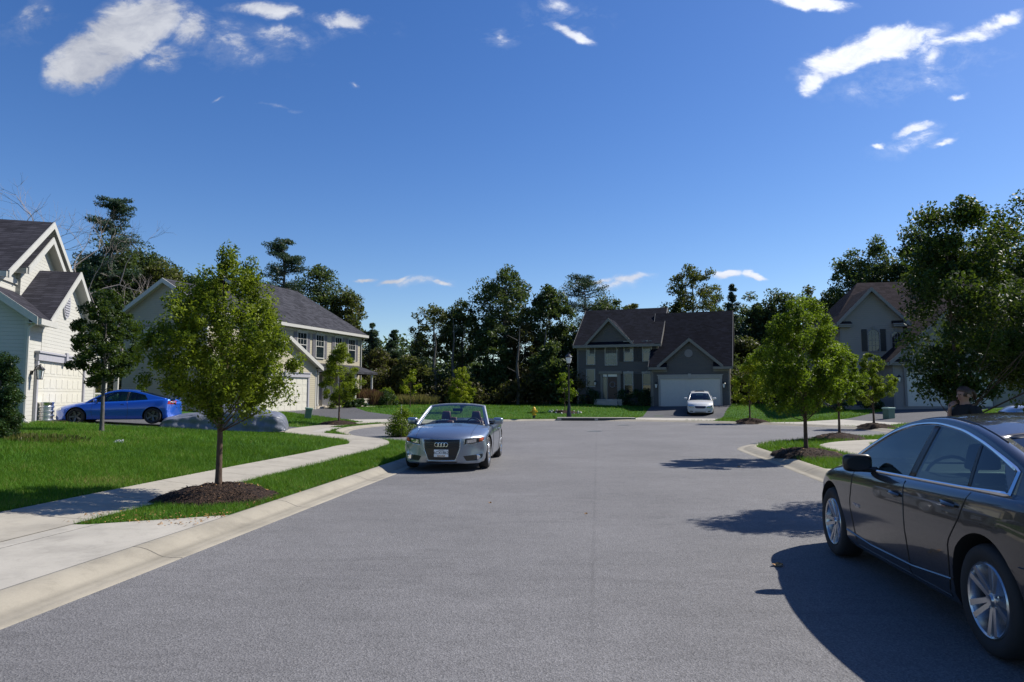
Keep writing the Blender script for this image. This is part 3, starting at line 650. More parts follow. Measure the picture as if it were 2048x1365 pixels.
# ================================================================== HOUSES
class House:
    """a house whose own x runs along its front (seen from outside), y into the house, z up"""
    def __init__(s, name, O, ang, zb, **k):
        s.O = np.array(O, float); s.a = ang; s.zb = zb; s.d = np.array([math.cos(ang), math.sin(ang)]); s.b = np.array([-math.sin(ang), math.cos(ang)])
        s.e = empty(name, (O[0], O[1], zb), ang, **k)
    def px(s, px, py, v=0.0):
        a, b, c = ray(px, py); P = s.O+s.b*v; dx, dy = s.d
        det = a*(-dy)+dx*b; k = (P[0]*(-dy)+dx*P[1])/det; w = (a*k-P[0], b*k-P[1])
        return w[0]*dx+w[1]*dy, CAMH+c*k-s.zb
    def W(s, u, v): return tuple(s.O+s.d*u+s.b*v)
    def foot(s, u0, u1, v0, v1): HOLES.append(np.array([s.W(u0, v0), s.W(u1, v0), s.W(u1, v1), s.W(u0, v1)]))
def gable(h, u0, u1, v0, v1, z0, ze, zr, axis, wm, rm, tm, oh=.32, ohg=.28, hip=(0, 0), skip=None, th=.14):
    """walls + gabled (or hipped) roof + fascia and rake boards"""
    sw = (lambda p: p) if axis == 'u' else (lambda p: (p[1], p[0], p[2]))
    a0, a1, b0, b1 = (u0, u1, v0, v1) if axis == 'u' else (v0, v1, u0, u1)
    bm_ = (b0+b1)/2; sl = (zr-ze)/((b1-b0)/2); w = MB(); c = .02
    pent = [(b0, z0), (b1, z0), (b1, ze-c), (bm_, zr-c), (b0, ze-c)]
    if any(hip): pent = [(b0, z0), (b1, z0), (b1, ze-c), (b0, ze-c)]
    w.prism(pent, lambda y, z: sw((a0, y, z)), lambda y, z: sw((a1, y, z)))
    w.build('wall', wm, h.e)
    r = MB(); A0, A1 = a0-ohg, a1+ohg
    for sg, be in ((-1, b0), (1, b1)):
        ye = be+sg*oh; z_ = ze-sl*oh; R0, R1 = A0+(hip[0]+ohg if hip[0] else 0), A1-(hip[1]+ohg if hip[1] else 0)
        P = [(A0, ye, z_), (A1, ye, z_), (R1, bm_, zr), (R0, bm_, zr)]
        if skip and sg < 0:
            k0, k1 = skip; yw = be+.004; zw = ze+.004*sl
            for P in ([(A0, ye, z_), (k0, ye, z_), (k0, bm_, zr), (A0, bm_, zr)], [(k0, yw, zw), (k1, yw, zw), (k1, bm_, zr), (k0, bm_, zr)], [(k1, ye, z_), (A1, ye, z_), (A1, bm_, zr), (k1, bm_, zr)]): r.hexa([sw(p) for p in P]+[sw((p[0], p[1], p[2]+th)) for p in P])
            continue
        r.hexa([sw(p) for p in P]+[sw((p[0], p[1], p[2]+th)) for p in P])
    for i, hp in enumerate(hip):
        if hp:
            a = A0 if i == 0 else A1; rr = a+(hp+ohg)*(1 if i == 0 else -1)
            P = [(a, b0-oh, ze-sl*oh), (a, b1+oh, ze-sl*oh), (rr, bm_+.001, zr), (rr, bm_-.001, zr)]
            r.hexa([sw(p) for p in P]+[sw((p[0], p[1], p[2]+th+.003)) for p in P])
    r.build('roof', rm, h.e)
    t = MB()
    for sg, be in ((-1, b0), (1, b1)):
        ye = be+sg*(oh+.012); z_ = ze-sl*oh; y2 = ye+sg*.1
        for (s0, s1) in ([(A0, skip[0]), (skip[1], A1)] if skip and sg < 0 else [(A0, A1)]):
            t.hexa([sw(p) for p in [(s0, min(ye, y2), z_-.1), (s1, min(ye, y2), z_-.1), (s1, max(ye, y2), z_-.1), (s0, max(ye, y2), z_-.1),
                                    (s0, min(ye, y2), z_+.1), (s1, min(ye, y2), z_+.1), (s1, max(ye, y2), z_+.1), (s0, max(ye, y2), z_+.1)]])
            # soffit and frieze
            P = [(s0+.01, be-sg*.0, z_-.06), (s1-.01, be, z_-.06), (s1-.01, ye-sg*.014, z_-.06), (s0+.01, ye-sg*.014, z_-.06)]
            t.hexa([sw(p) for p in P]+[sw((p[0], p[1], p[2]+.03)) for p in P])
            P = [(max(s0, a0)+.01, be+sg*.003, z_-.26), (min(s1, a1)-.01, be+sg*.003, z_-.26), (min(s1, a1)-.01, be+sg*.03, z_-.26), (max(s0, a0)+.01, be+sg*.03, z_-.26)]
            t.hexa([sw(p) for p in P]+[sw((p[0], p[1], p[2]+.19)) for p in P])
        for i, (aa, hp) in enumerate(((A0, hip[0]), (A1, hip[1]))):
            if hp: continue
            o_ = -1 if i == 0 else 1; x0, x1 = sorted((aa+o_*.004, aa+o_*.05))
            q = lambda x, dz: [(x, be+sg*oh, z_+dz), (x, bm_, zr+dz)]
            lo0, hi0 = q(x0, -.12), q(x0, th+.01); lo1, hi1 = q(x1, -.12), q(x1, th+.01)
            t.hexa([sw(p) for p in (lo0[0], lo1[0], lo1[1], lo0[1], hi0[0], hi1[0], hi1[1], hi0[1])])
            # soffit under the rake
            s0, s1 = (aa, a0-.003) if i == 0 else (a1+.003, aa)
            t.hexa([sw(p) for p in ((s0, be+sg*oh, z_-.05), (s1, be+sg*oh, z_-.05), (s1, bm_, zr-.05), (s0, bm_, zr-.05), (s0, be+sg*oh, z_-.02), (s1, be+sg*oh, z_-.02), (s1, bm_, zr-.02), (s0, bm_, zr-.02))])
    t.build('trim', tm, h.e)
def FB(f):
    """box on a wall face: f = ('f', v) front, ('l', u) left end, ('r', u) right end"""
    k, c = f
    def g(mb, a0, a1, n0, n1, z0, z1, m=0):
        if k == 'f': mb.box(a0, a1, c-n1, c-n0, z0, z1, m)
        elif k == 'r': mb.box(c+n0, c+n1, a0, a1, z0, z1, m)
        else: mb.box(c-n1, c-n0, a0, a1, z0, z1, m)
    return g
def window(h, f, a0, a1, z0, z1, fm='trim', grid=(2, 2), gm='pane', shut=None, sash=True, head=True, arch=False, low=None):
    g = FB(f); k, c = f; P3 = (lambda a, n, z: (a, c-n, z)) if k == 'f' else ((lambda a, n, z: (c+n, a, z)) if k == 'r' else (lambda a, n, z: (c-n, a, z)))
    mb = MB(); w = .07; am = (a0+a1)/2; r = (a1-a0)/2
    zt = z1-r if arch else z1
    g(mb, a0-w, a0, .002, .06, z0, zt); g(mb, a1, a1+w, .002, .06, z0, zt); g(mb, a0-w, a1+w, .002, .08, z0-w, z0)
    if arch:
        n = 14
        for i in range(n):
            t0, t1 = math.pi*i/n, math.pi*(i+1)/n; Q = []
            for nn in (.002, .06):
                Q += [P3(am+(r)*math.cos(t0), nn, zt+r*math.sin(t0)), P3(am+(r+w*1.3)*math.cos(t0), nn, zt+(r+w*1.3)*math.sin(t0)), P3(am+(r+w*1.3)*math.cos(t1), nn, zt+(r+w*1.3)*math.sin(t1)), P3(am+r*math.cos(t1), nn, zt+r*math.sin(t1))]
            mb.hexa(Q)
        g(mb, am-.07, am+.07, .062, .1, z1+.0, z1+.22)
    else:
        g(mb, a0-w, a1+w, .002, .06, z1, z1+w)
        if head: g(mb, a0-w*1.3, a1+w*1.3, .002, .09, z1+w+.002, z1+w+.16); g(mb, am-.07, am+.07, .092, .12, z1+w, z1+w+.2)
    if sash: g(mb, a0, a1, .016, .05, (z0+z1)/2-.025, (z0+z1)/2+.025)
    fr = mb.build('window', M[fm], h.e)
    mb = MB()
    if arch: mb.prism([(a0, z0), (a1, z0)]+[(am+r*math.cos(math.pi*i/16), zt+r*math.sin(math.pi*i/16)) for i in range(17)], lambda a, z: P3(a, .002, z), lambda a, z: P3(a, .014, z))
    elif sash and low:
        g(mb, a0, a1, .002, .014, (z0+z1)/2, z1); fr2 = MB(); g(fr2, a0, a1, .002, .014, z0, (z0+z1)/2); fr2.build('pane', M[low], fr)
    else: g(mb, a0, a1, .002, .014, z0, z1)
    mb.build('pane', M[gm], fr)
    mb = MB(); nx, nz = grid
    zz0 = (z0+z1)/2 if sash else z0
    if nx > 1 or nz > 1:
        for i in range(1, nx): g(mb, a0+(a1-a0)*i/nx-.012, a0+(a1-a0)*i/nx+.012, .015, .03, zz0, z1-(r*.35 if arch and i != nx/2 else 0))
        for j in range(1, nz): zc = zz0+(z1-zz0)*j/nz; g(mb, a0+(.03 if arch and zc > zt else 0), a1-(.03 if arch and zc > zt else 0), .016, .028, zc-.012, zc+.012)
        mb.build('glazing_bar', M[fm], fr)
    if shut:
        for s0, s1 in ((a0-w-.36, a0-w-.02), (a1+w+.02, a1+w+.36)):
            mb = MB(); g(mb, s0, s1, .002, .035, z0-.04, z1+.04)
            n = int((z1-z0)/.09)
            for i in range(n): g(mb, s0+.05, s1-.05, .036, .05, z0+.02+i*.09, z0+.075+i*.09)
            mb.build('shutter', M[shut], h.e)
    return fr
def garage(h, f, a0, a1, z0, z1, dm, tm, key=True):
    g = FB(f); mb = MB(); w = .14
    g(mb, a0-w, a0-.002, .002, .09, z0, z1); g(mb, a1+.002, a1+w, .002, .09, z0, z1); g(mb, a0-w-.03, a1+w+.03, .002, .12, z1+.002, z1+.26); g(mb, a0-w-.1, a1+w+.1, .002, .17, z1+.262, z1+.33)
    if key: am = (a0+a1)/2; g(mb, am-.11, am+.11, .122, .2, z1-.03, z1+.4)
    mb.build('garage_frame', M[tm], h.e)
    mb = MB(); n = 4; hh = (z1-z0)/n; cols = 8
    for i in range(n):
        g(mb, a0, a1, .002, .02, z0+i*hh+.006, z0+(i+1)*hh-.006)
        for j in range(cols):
            cw = (a1-a0)/cols; g(mb, a0+j*cw+.07, a0+(j+1)*cw-.07, .021, .03, z0+i*hh+.1, z0+(i+1)*hh-.1)
    g(mb, a0, a1, .001, .008, z0, z1)
    mb.build('garage_door', M[dm], h.e)
def walllamp(h, f, a, z, s=1.0):
    k, c = f; P3 = (lambda a, n, z: (a, c-n, z)) if k == 'f' else (lambda a, n, z: (c+n, a, z))
    mb = MB(); q = P3(a, .22*s, z)
    mb.tube([P3(a, 0, z+.02*s), P3(a, .04*s, z+.02*s)], .06*s, 8); mb.tube([P3(a, .03*s, z), P3(a, .12*s, z+.2*s), P3(a, .22*s, z+.24*s)], .012*s, 6)
    mb.lathe([(.02*s, .26*s), (.03*s, .22*s), (.13*s, .11*s), (.12*s, .10*s)], q, n=8)
    mb.lathe([(.07*s, -.17*s), (.08*s, -.15*s), (.02*s, -.13*s)], q, n=8)
    for i in range(4):
        t = math.pi/4+i*math.pi/2; mb.tube([(q[0]+.105*s*math.cos(t), q[1]+.105*s*math.sin(t), q[2]+.11*s), (q[0]+.07*s*math.cos(t), q[1]+.07*s*math.sin(t), q[2]-.16*s)], .009*s, 4)
    l = mb.build('wall_lamp', M['black'], h.e, smooth=True)
    mb = MB(); mb.lathe([(.06*s, -.15*s), (.095*s, .10*s)], q, n=8); mb.build('lamp_glass', M['lampglass'], l, smooth=True)
def gutterpipe(h, P, r=.04, m='trim'):
    mb = MB(); mb.tube(P, r, 6); mb.build('downspout', M[m], h.e, smooth=True)
def corner(h, u, v, z0, z1, su, sv, m):
    mb = MB(); a0, a1 = sorted((u, u-su*.1)); b0, b1 = sorted((v, v-sv*.1))
    mb.box(a0-(.012 if su < 0 else -.0), a1+(.012 if su > 0 else 0), b0-(.012 if sv < 0 else 0), b1+(.012 if sv > 0 else 0), z0, z1); mb.build('corner_board', M[m], h.e)
def ret(h, u0, u1, v, z, m, rm):
    """cornice return: little roofed shelf on a gable foot"""
    mb = MB(); mb.box(u0, u1, v-.32, v-.002, z-.16, z-.03); mb.box(u0-.03, u1+.03, v-.38, v-.002, z-.028, z+.05); mb.build('cornice', M[m], h.e)
    mb = MB(); mb.hexa([(u0-.03, v-.38, z+.052), (u1+.03, v-.38, z+.052), (u1+.03, v-.003, z+.052), (u0-.03, v-.003, z+.052), (u0-.03, v-.38, z+.06), (u1+.03, v-.38, z+.06), (u1+.03, v-.003, z+.26), (u0-.03, v-.003, z+.26)]); mb.build('cornice_roof', M[rm], h.e)
# ---------------------------------------------------------------- house 1: cream, far left
h = House('cream_house', (-16.6, 23.3), math.atan2(.958, -.287), .62, label='cream sided house with steep gables and a garage at the left edge', cat='house')
k = ('f', 0.0); z_ = 3.75
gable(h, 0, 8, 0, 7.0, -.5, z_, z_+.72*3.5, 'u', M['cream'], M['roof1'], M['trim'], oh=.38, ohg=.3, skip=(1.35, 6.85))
gable(h, 1.3, 6.9, -.012, 3.4, -.4, z_-.02, z_+2.03, 'v', M['cream'], M['roof1'], M['trim'], oh=.30, ohg=.32)
gable(h, .7, 8.3, 1.25, 10, 1.0, 5.35, 7.85, 'v', M['cream'], M['roof1'], M['trim'], oh=.3, ohg=.42)
gable(h, 2.3, 6.5, 1.1, 4.2, 3, 5.75, 7.2, 'v', M['cream'], M['roof1'], M['trim'], oh=.28, ohg=.3)
gable(h, .45, 3.0, 1.6, 10, 1.0, 5.35, 8.0, 'u', M['cream'], M['roof1'], M['trim'], oh=.3, ohg=.3)
gable(h, 8.3, 13.6, 1.9, 10, -.4, 5.7, 8.0, 'u', M['cream'], M['roof1'], M['trim'], oh=.45, ohg=.3)

h.foot(-.1, 13.6, -.1, 10)
ua, _ = h.px(68, 760); ub, _ = h.px(163, 760)
garage(h, ('f', -.012), ua+.12, ub, 0.02, 2.2, 'gdoor', 'greytrim')
walllamp(h, ('f', -.012), ua-.35, 1.72, 1.25)
corner(h, 0, -.013, -.4, z_-.1, -1, -1, 'trim'); corner(h, 8, -.013, -.4, z_-.1, 1, -1, 'trim')
gutterpipe(h, [(-.12, -.34, z_-.22), (-.12, -.06, z_-.5), (-.12, -.06, .15), (-.2, -.25, 0)], .05)
# diamond/oval louvred vent
u, z = h.px(131, 610); mb = MB(); n = 20
mb.prism([(u+.36*math.cos(6.2832*i/n), z+.56*math.sin(6.2832*i/n)) for i in range(n)], lambda a, b: (a, -.075, b), lambda a, b: (a, -.014, b)); o = mb.build('vent', M['greytrim'], h.e)
mb = MB()
for i in range(-4, 5): w_ = .29*math.sqrt(1-(i/5)**2); mb.box(u-w_, u+w_, -.10, -.076, z+i*.1-.03, z+i*.1+.02)
mb.build('louvre', M['greytrim'], o)
for a in (9.1, 11.3): window(h, ('f', 1.9), a, a+.9, 3.6, 5.0, 'greytrim', (2, 2), shut=None)
window(h, ('f', 1.9), 9.0, 10.0, .9, 2.4, 'trim', (2, 2)); window(h, ('f', 1.9), 11.2, 12.2, .9, 2.4, 'trim', (2, 2))
mb = MB()
for a in (8.9, 11.1, 13.3): mb.box(a-.1, a+.1, .3, .5, .2, 2.75)
mb.box(8.4, 13.5, .25, .55, 2.752, 3.0); mb.build('porch_post', M['trim'], h.e)
mb = MB(); mb.box(8.35, 13.5, .2, 1.88, -.3, .2); mb.build('porch_floor', M['apron'], h.e)
mb = MB(); mb.box(9.02, 10.98, .36, .44, 1.0, 1.07); mb.box(11.22, 13.18, .36, .44, 1.0, 1.07)
for i in range(36):
    a = 9.1+i*.115
    if not 10.95 < a < 11.25: mb.box(a, a+.035, .38, .42, .22, .998)
mb.build('porch_railing', M['trim'], h.e)
mb = MB(); P = [(8.32, 0.1, 2.95), (13.7, 0.1, 2.95), (13.7, 1.88, 3.5), (8.32, 1.88, 3.5)]; mb.hexa(P+[(p[0], p[1], p[2]+.12) for p in P]); mb.build('porch_roof', M['roof1'], h.e)
# ---------------------------------------------------------------- house 2: beige, behind the maple
zb2 = .52
h = House('beige_house', (-17.4, 38.8), math.atan2(.948, .318), zb2, label='two storey beige house half hidden behind the foreground maple', cat='house')
LN = 16.7
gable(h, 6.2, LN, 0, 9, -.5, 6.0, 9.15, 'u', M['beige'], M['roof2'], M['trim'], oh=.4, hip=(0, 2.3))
gable(h, 0, 6.3, 0.0, 6.2, -.5, 5.95, 7.75, 'u', M['beige'], M['roof2'], M['trim'], oh=.35)
h.foot(-.1, LN+.1, -2.2, 9)
# garage wing in front
gable(h, 1.4, 7.9, -1.9, .02, -.5, 2.95, 4.6, 'v', M['beige'], M['roof2'], M['trim'], oh=.3, ohg=.3)
garage(h, ('f', -1.9), 2.1, 6.9, 0.0, 2.2, 'gdoor', 'greytrim')
corner(h, 7.9, -1.91, -.4, 2.7, 1, -1, 'trim'); corner(h, LN, 0, -.4, 5.7, 1, -1, 'trim'); corner(h, 0, 0, -.4, 5.7, -1, -1, 'trim')
gutterpipe(h, [(LN-.1, -.42, 5.6), (LN-.1, -.06, 5.2), (LN-.1, -.06, 0)], .05)
for pa, pb in ((632, 646), (670, 682), (697, 709)):
    ua, zt = h.px(pa, 671); ub, zl = h.px(pb, 712); window(h, ('f', 0), ua, ub, 3.75, 5.35, 'trim', (3, 2), shut='shutterg')
ua, _ = h.px(612, 690); window(h, ('f', 0), ua-1.0, ua, 3.75, 5.35, 'trim', (3, 2), shut='shutterg')
window(h, ('f', 0), 3.2, 4.1, 3.75, 5.3, 'trim', (3, 2), shut='shutterg')
for a in (9.4, 13.6): window(h, ('f', 0), a+.6, a+1.5, .75, 2.45, 'trim', (3, 2), shut='shutterg', gm='blind' if a > 10 else 'pane')
# door, porch, low stone wall
mb = MB(); mb.box(11.55, 12.45, -.05, -.002, .3, 2.4); mb.build('door', M['gdoorw'], h.e)
mb = MB(); mb.box(11.35, 11.5, -.08, -.002, .3, 2.55); mb.box(12.5, 12.65, -.08, -.002, .3, 2.55); mb.box(11.3, 12.7, -.1, -.002, 2.56, 2.75); mb.build('door_frame', M['trim'], h.e)
mb = MB()
for a in (8.6, 11.2, 13.4, 15.8): mb.lathe([(.12, .3), (.13, .42), (.1, .5), (.09, 2.4), (.13, 2.52), (.13, 2.62)], (a, -1.5, 0), n=12)
mb.build('porch_column', M['trim'], h.e, smooth=True)
mb = MB(); P = [(8.2, -1.75, 2.63), (16.3, -1.75, 2.63), (16.3, -.002, 2.63), (8.2, -.002, 2.63)]; mb.hexa(P+[(8.2, -1.75, 2.8), (16.3, -1.75, 2.8), (16.3, -.002, 3.35), (8.2, -.002, 3.35)]); mb.build('porch_roof', M['roof2'], h.e)
mb = MB(); mb.box(8.2, 16.2, -1.7, -.002, -.4, .28); mb.build('porch_floor', M['stone'], h.e)
mb = MB(); mb.box(12.9, 16.2, -2.2, -1.72, -.4, .72); mb.box(12.85, 16.25, -2.25, -1.71, .722, .8); mb.build('porch_wall', M['stone'], h.e)
# windows in the shaded gable end
for py_, a in ((0, 3.9), (0, 2.1)): window(h, ('l', 0), a, a+.85, 3.7, 5.1, 'trimg', (1, 1), head=False)
# ---------------------------------------------------------------- house 3: grey, at the end of the street
zb3 = .58
h3 = House('grey_house', h3o := (11.25, 54.9), -R(19.5), zb3, label='grey two storey house with steep dark roofs at the end of the street', cat='house')
h = h3; UW = 5.95
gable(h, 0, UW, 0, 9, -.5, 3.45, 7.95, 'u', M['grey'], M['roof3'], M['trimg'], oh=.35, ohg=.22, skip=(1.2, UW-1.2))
gable(h, .75, UW-.75, -.012, 3.0, -.4, 3.44, 5.35, 'v', M['grey'], M['roof3'], M['trimg'], oh=.3, ohg=.3)
gable(h, -6.45, .38, 1.2, 10.2, -.5, 5.35, 8.6, 'u', M['grey'], M['roof3'], M['trimg'], oh=.4, ohg=.25)
gable(h, -5.35, -1.95, 1.17, 5, 4.5, 5.5, 7.3, 'v', M['grey'], M['roof3'], M['trimg'], oh=.32, ohg=.34)

mb = MB(); mb.box(-6.7, .1, .78, 1.17, 5.02, 5.2); mb.build('cornice', M['trimg'], h.e)
h.foot(-6.5, UW+.1, -.1, 10)
ga, _ = h.px(1321, 790); gb, _ = h.px(1441, 790); garage(h, ('f', -.012), ga, gb, 0, 2.28, 'gdoorw', 'trimw')
ua, _ = h.px(1313, 770); ub, _ = h.px(1448, 770); walllamp(h, ('f', 0), ua, 1.75, 1.2); walllamp(h, ('f', 0), ub, 1.75, 1.2)
u, z = h.px(1377, 707); mb = MB(); mb.prism([(u+.32*math.cos(.3142*i), z+.32*math.sin(.3142*i)) for i in range(20)], lambda a, b: (a, -.05, b), lambda a, b: (a, -.014, b)); mb.build('vent', M['trimd'], h.e)
corner(h, 0, 0, -.4, 3.2, -1, -1, 'trimg'); corner(h, UW, 0, -.4, 3.2, 1, -1, 'trimg'); corner(h, -6.45, 1.2, -.4, 5, -1, -1, 'trimg')
gutterpipe(h, [(-.08, -.3, 3.1), (-.08, -.05, 2.9), (-.08, -.05, .1), (-.08, -.25, 0)], .045, 'trimg')
v = 1.2; f = ('f', v)
def wpx(x0, x1, y0, y1, **k):
    a0, z1 = h.px(x0, y0, v); a1, _ = h.px(x1, y0, v); _, z0 = h.px((x0+x1)/2, y1, v); window(h, ('f', v), a0, a1, z0, z1, **k)
wpx(1174, 1189, 694, 729, fm='trimw', grid=(3, 4), gm='blind', low='pane', head=True)
wpx(1174, 1189, 740, 773, fm='trimw', grid=(1, 1), gm='blind', sash=False, head=False)
wpx(1211, 1233, 691, 730, fm='trimw', grid=(5, 6), gm='blind', sash=False, arch=True)
wpx(1249, 1265, 688, 722, fm='trimw', grid=(1, 1), gm='pane', shut='shutter'); wpx(1286, 1302, 688, 722, fm='trimw', grid=(1, 1), gm='blind', low='pane', shut='shutter')
wpx(1249, 1265, 749, 792, fm='trimw', grid=(1, 1), gm='blind', low='pane', shut='shutter'); wpx(1286, 1302, 749, 792, fm='trimw', grid=(1, 1), gm='blind', low='pane', shut='shutter')
a0, z1 = h.px(1216, 755, v); a1, z0 = h.px(1235, 798, v)
mb = MB(); mb.box(a0, a1, v-.05, v-.002, z0, z1); dr = mb.build('door', M['door'], h.e)
mb = MB(); mb.tube([(a1-.1, v-.07, z0+.95), (a1-.1, v-.1, z0+1.0)], .03, 6); mb.build('door_handle', M['steel'], dr)
mb = MB(); am = (a0+a1)/2
mb.tube([(am+.22*math.cos(.4*i), v-.08, z1-.62+.22*math.sin(.4*i)) for i in range(16)], .035, 5, closed=True); mb.build('wreath', M['trimd'], dr)
mb = MB(); mb.box(a0-.42, a0-.07, v-.02, v-.002, z0, z1); mb.build('sidelight', M['blind'], h.e)
mb = MB(); mb.box(a0-.62, a0-.43, v-.12, v-.002, z0, z1+.28); mb.box(a0-.069, a0-.004, v-.08, v-.002, z0, z1+.28); mb.box(a1+.004, a1+.3, v-.12, v-.002, z0, z1+.28); mb.box(a0-.75, a1+.42, v-.2, v-.002, z1+.282, z1+.5); mb.build('door_frame', M['trimg'], h.e)
mb = MB(); mb.box(a0-.42, a1, v-.03, v-.002, z1+.05, z1+.26); mb.build('transom', M['lampglass'], h.e)
walllamp(h, ('f', v), a0-1.05, z1-.5, 1.0)
mb = MB(); mb.box(a0-.9, a1+.6, v-1.4, v-.002, -.5, z0-.02); mb.box(a0-.6, a1+.3, v-1.75, v-1.402, -.5, z0-.2); mb.build('step', M['apron'], h.e)
mb = MB(); mb.box(UW+.3, UW+.45, 3, 3.1, 1.9, 2.2); mb.box(UW+.003, UW+.298, 3.02, 3.08, 2.02, 2.08); mb.build('meter_box', M['white'], h.e)
mb = MB(); mb.box(UW+.5, UW+1.1, 2.2, 2.9, -.2, .12); mb.build('splash_block', M['white'], h.e)
x, y = h.W(UW+2.2, 4.5)
o = MB(); o.box(-.45, .45, -.4, .4, 0, .08)
for i in range(9): o.box(-.42, .42, -.38, .38, .1+i*.09, .155+i*.09)
o.box(-.4, .4, -.36, .36, .081, .93); o.box(-.46, .46, -.42, .42, .931, .98); o.lathe([(.3, .981), (.3, 1.0), (.05, 1.03)], n=14)
o = o.build('air_conditioner', M['acgrey']); o.location = (x, y, T(x, y)); o.rotation_euler = (0, 0, -R(19.5)); tag(o, 'grey air conditioner unit beside the grey house', 'air conditioner')
# ---------------------------------------------------------------- house 4: brown roof, right
zb4 = .88
x0, y0, _ = at(1815, 813, 43)
h = House('taupe_house', (x0-.35, y0+.06), -R(10), zb4, label='taupe house with a brown roof and arched windows on the right', cat='house'); h4 = h
gable(h, -.4, 6.3, -.012, 4.2, -.6, 2.94, 6.0, 'v', M['taupe'], M['roof4'], M['trimd'], oh=.3, ohg=.35)
garage(h, ('f', -.012), .35, 5.2, 0, 2.15, 'gdoorw', 'trimd'); walllamp(h, ('f', -.012), -.15, 1.7, 1.1)
gable(h, -2.75, 1.15, 2.4, 9, -.6, 5.7, 7.75, 'v', M['taupe'], M['roof4'], M['trimd'], oh=.32, ohg=.36)
gable(h, -3.0, 11, 3.0, 12, -.6, 5.3, 8.9, 'u', M['taupe'], M['roof4'], M['trimd'], oh=.35, hip=(3.0, 3.4))
ret(h, -.55, .55, 0, 2.72, 'trimd', 'roof4'); ret(h, -2.9, -2.1, 2.4, 5.4, 'trimd', 'roof4'); ret(h, .5, 1.35, 2.4, 5.4, 'trimd', 'roof4')
v = 2.4
for x0_, x1_, y0_, y1_, s_ in ((1736, 1757, 660, 702, 'shutterg'), (1783, 1800, 664, 708, None)):
    a0, z1 = h.px(x0_, y0_, v); a1, _ = h.px(x1_, y0_, v); _, z0 = h.px((x0_+x1_)/2, y1_, v); window(h, ('f', v), a0, a1, z0, z1, fm='trimd', grid=(3, 4), gm='pane', sash=False, arch=True, shut='shutter' if s_ else None)
mb = MB(); mb.box(-1.95, -1.05, v-.05, v-.002, 0, 2.1); mb.build('door', M['shutter'], h.e)
mb = MB(); mb.box(-2.7, -.42, .9, v-.002, -.6, 0); mb.build('porch_floor', M['apron'], h.e)
corner(h, -.4, -.012, -.4, 2.6, -1, -1, 'trimd'); corner(h, -2.75, v, -.4, 5.3, -1, -1, 'trimd')
h.foot(-3.1, 11, -.1, 12)
# ================================================================== THE WOOD
WG = 'trees of the wood behind the houses'
g_ = np.random.default_rng(99)
def wtree(px, ytop, D, wpx, label, lm='wood', seed=1, low=.35, nl=15000, loose=1.0, cl=95, dead=False, squash=.75, lsz=.24, prof=None):
    x, y = at(px, 800, D)[:2]; z = T(x, y); H = at(px, ytop, D)[2]-z; r = wpx/2*D/F
    prof = prof or [(0, r*.5), (.15, r*.8), (.4, r), (.65, r*.92), (.85, r*.62), (1, r*.22)]
    return tree('broadleaf_tree', (x, y, z), H*low, H*.985, prof, cl, r*.25*loose**-.4+.18, int(nl/loose**.7), lsz, lm, H*.017, seed, label, group=WG, bark='bark2', nb=40, lean=.015, squash=squash, inner=.3, base=-.3)
def pxtree(px, ytop, D, wpx, label, seed, flat=False, n=14000, h0=.2, layers=14, lsize=.2, lm='pine'):
    x, y = at(px, 800, D)[:2]; z = T(x, y); H = at(px, ytop, D)[2]-z
    return conifer('pine_tree', (x, y, z), H, wpx/2*D/F, seed, label, lm, WG, h0, layers, n, flat=flat, lsize=lsize)
bare('bare_tree', (*at(28, 800, 50)[:2], .9), at(28, 322, 50)[2]-.9, 4, 'bare dead tree above the roof at the far left', .45, depth=6, group=WG, r0=.24)
bare('bare_tree', (*at(95, 800, 48)[:2], .9), at(95, 345, 48)[2]-.9, 9, 'bare forked dead tree right of the other bare tree', .6, depth=6, group=WG, r0=.22)
bare('bare_tree', (*at(262, 800, 52)[:2], .9), at(270, 462, 52)[2]-.9, 14, 'leafless grey tree top among the dark trees between the cream and beige houses', .45, depth=6, group=WG, r0=.2)
pxtree(205, 403, 56, 130, 'tall layered pine rising behind the cream house', 5, True, 17000, .3, 13)
for a in [(215, 480, 60, 150, 'dark broadleaf tree at the foot of the tall layered pine', 'wood', 1), (285, 498, 62, 130, 'dark round headed tree right of the tall layered pine', 'wood', 2),
          (345, 528, 64, 110, 'dark tree top just left of the foreground maple', 'wood', 3), (165, 520, 62, 110, 'dark tree just clear of the cream gable', 'wood', 4),
          (60, 520, 66, 170, 'dark tree hidden behind the cream house roof', 'wood', 6), (400, 560, 66, 120, 'dark tree behind the left side of the foreground maple', 'wood', 7),
          (640, 533, 66, 120, 'oak with a high crown behind the beige house roof', 'wood', 9), (690, 580, 66, 84, 'lower spreading oak at the end of the beige house roof', 'wood2', 10),
          (190, 525, 57, 110, 'dark leafy tree just behind the corner of the cream gable', 'wood', 61), (248, 505, 58, 110, 'dark full crowned tree beside the leafless tree top', 'wood', 62), (312, 522, 59, 110, 'dark tree above the left slope of the beige gable', 'wood2', 63), (372, 552, 60, 100, 'dark tree above the peak of the beige gable', 'wood', 64),
          (600, 600, 68, 110, 'dark tree directly behind the beige house ridge', 'wood', 12), (480, 590, 68, 130, 'dark tree behind the foreground maple', 'wood', 13)]:
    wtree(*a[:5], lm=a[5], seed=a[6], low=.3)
pxtree(560, 483, 62, 120, 'feathery pine showing over the right shoulder of the maple', 8, True, 16000, .3, 13)
pxtree(742, 650, 66, 70, 'bluish pine just right of the beige house', 31, False, 12000, .05, 18); pxtree(785, 664, 68, 66, 'bluish pine, second from the beige house', 32, False, 12000, .05, 18)
pxtree(838, 668, 70, 80, 'bluish pine under the thin crowned tree', 33, False, 12000, .05, 18)
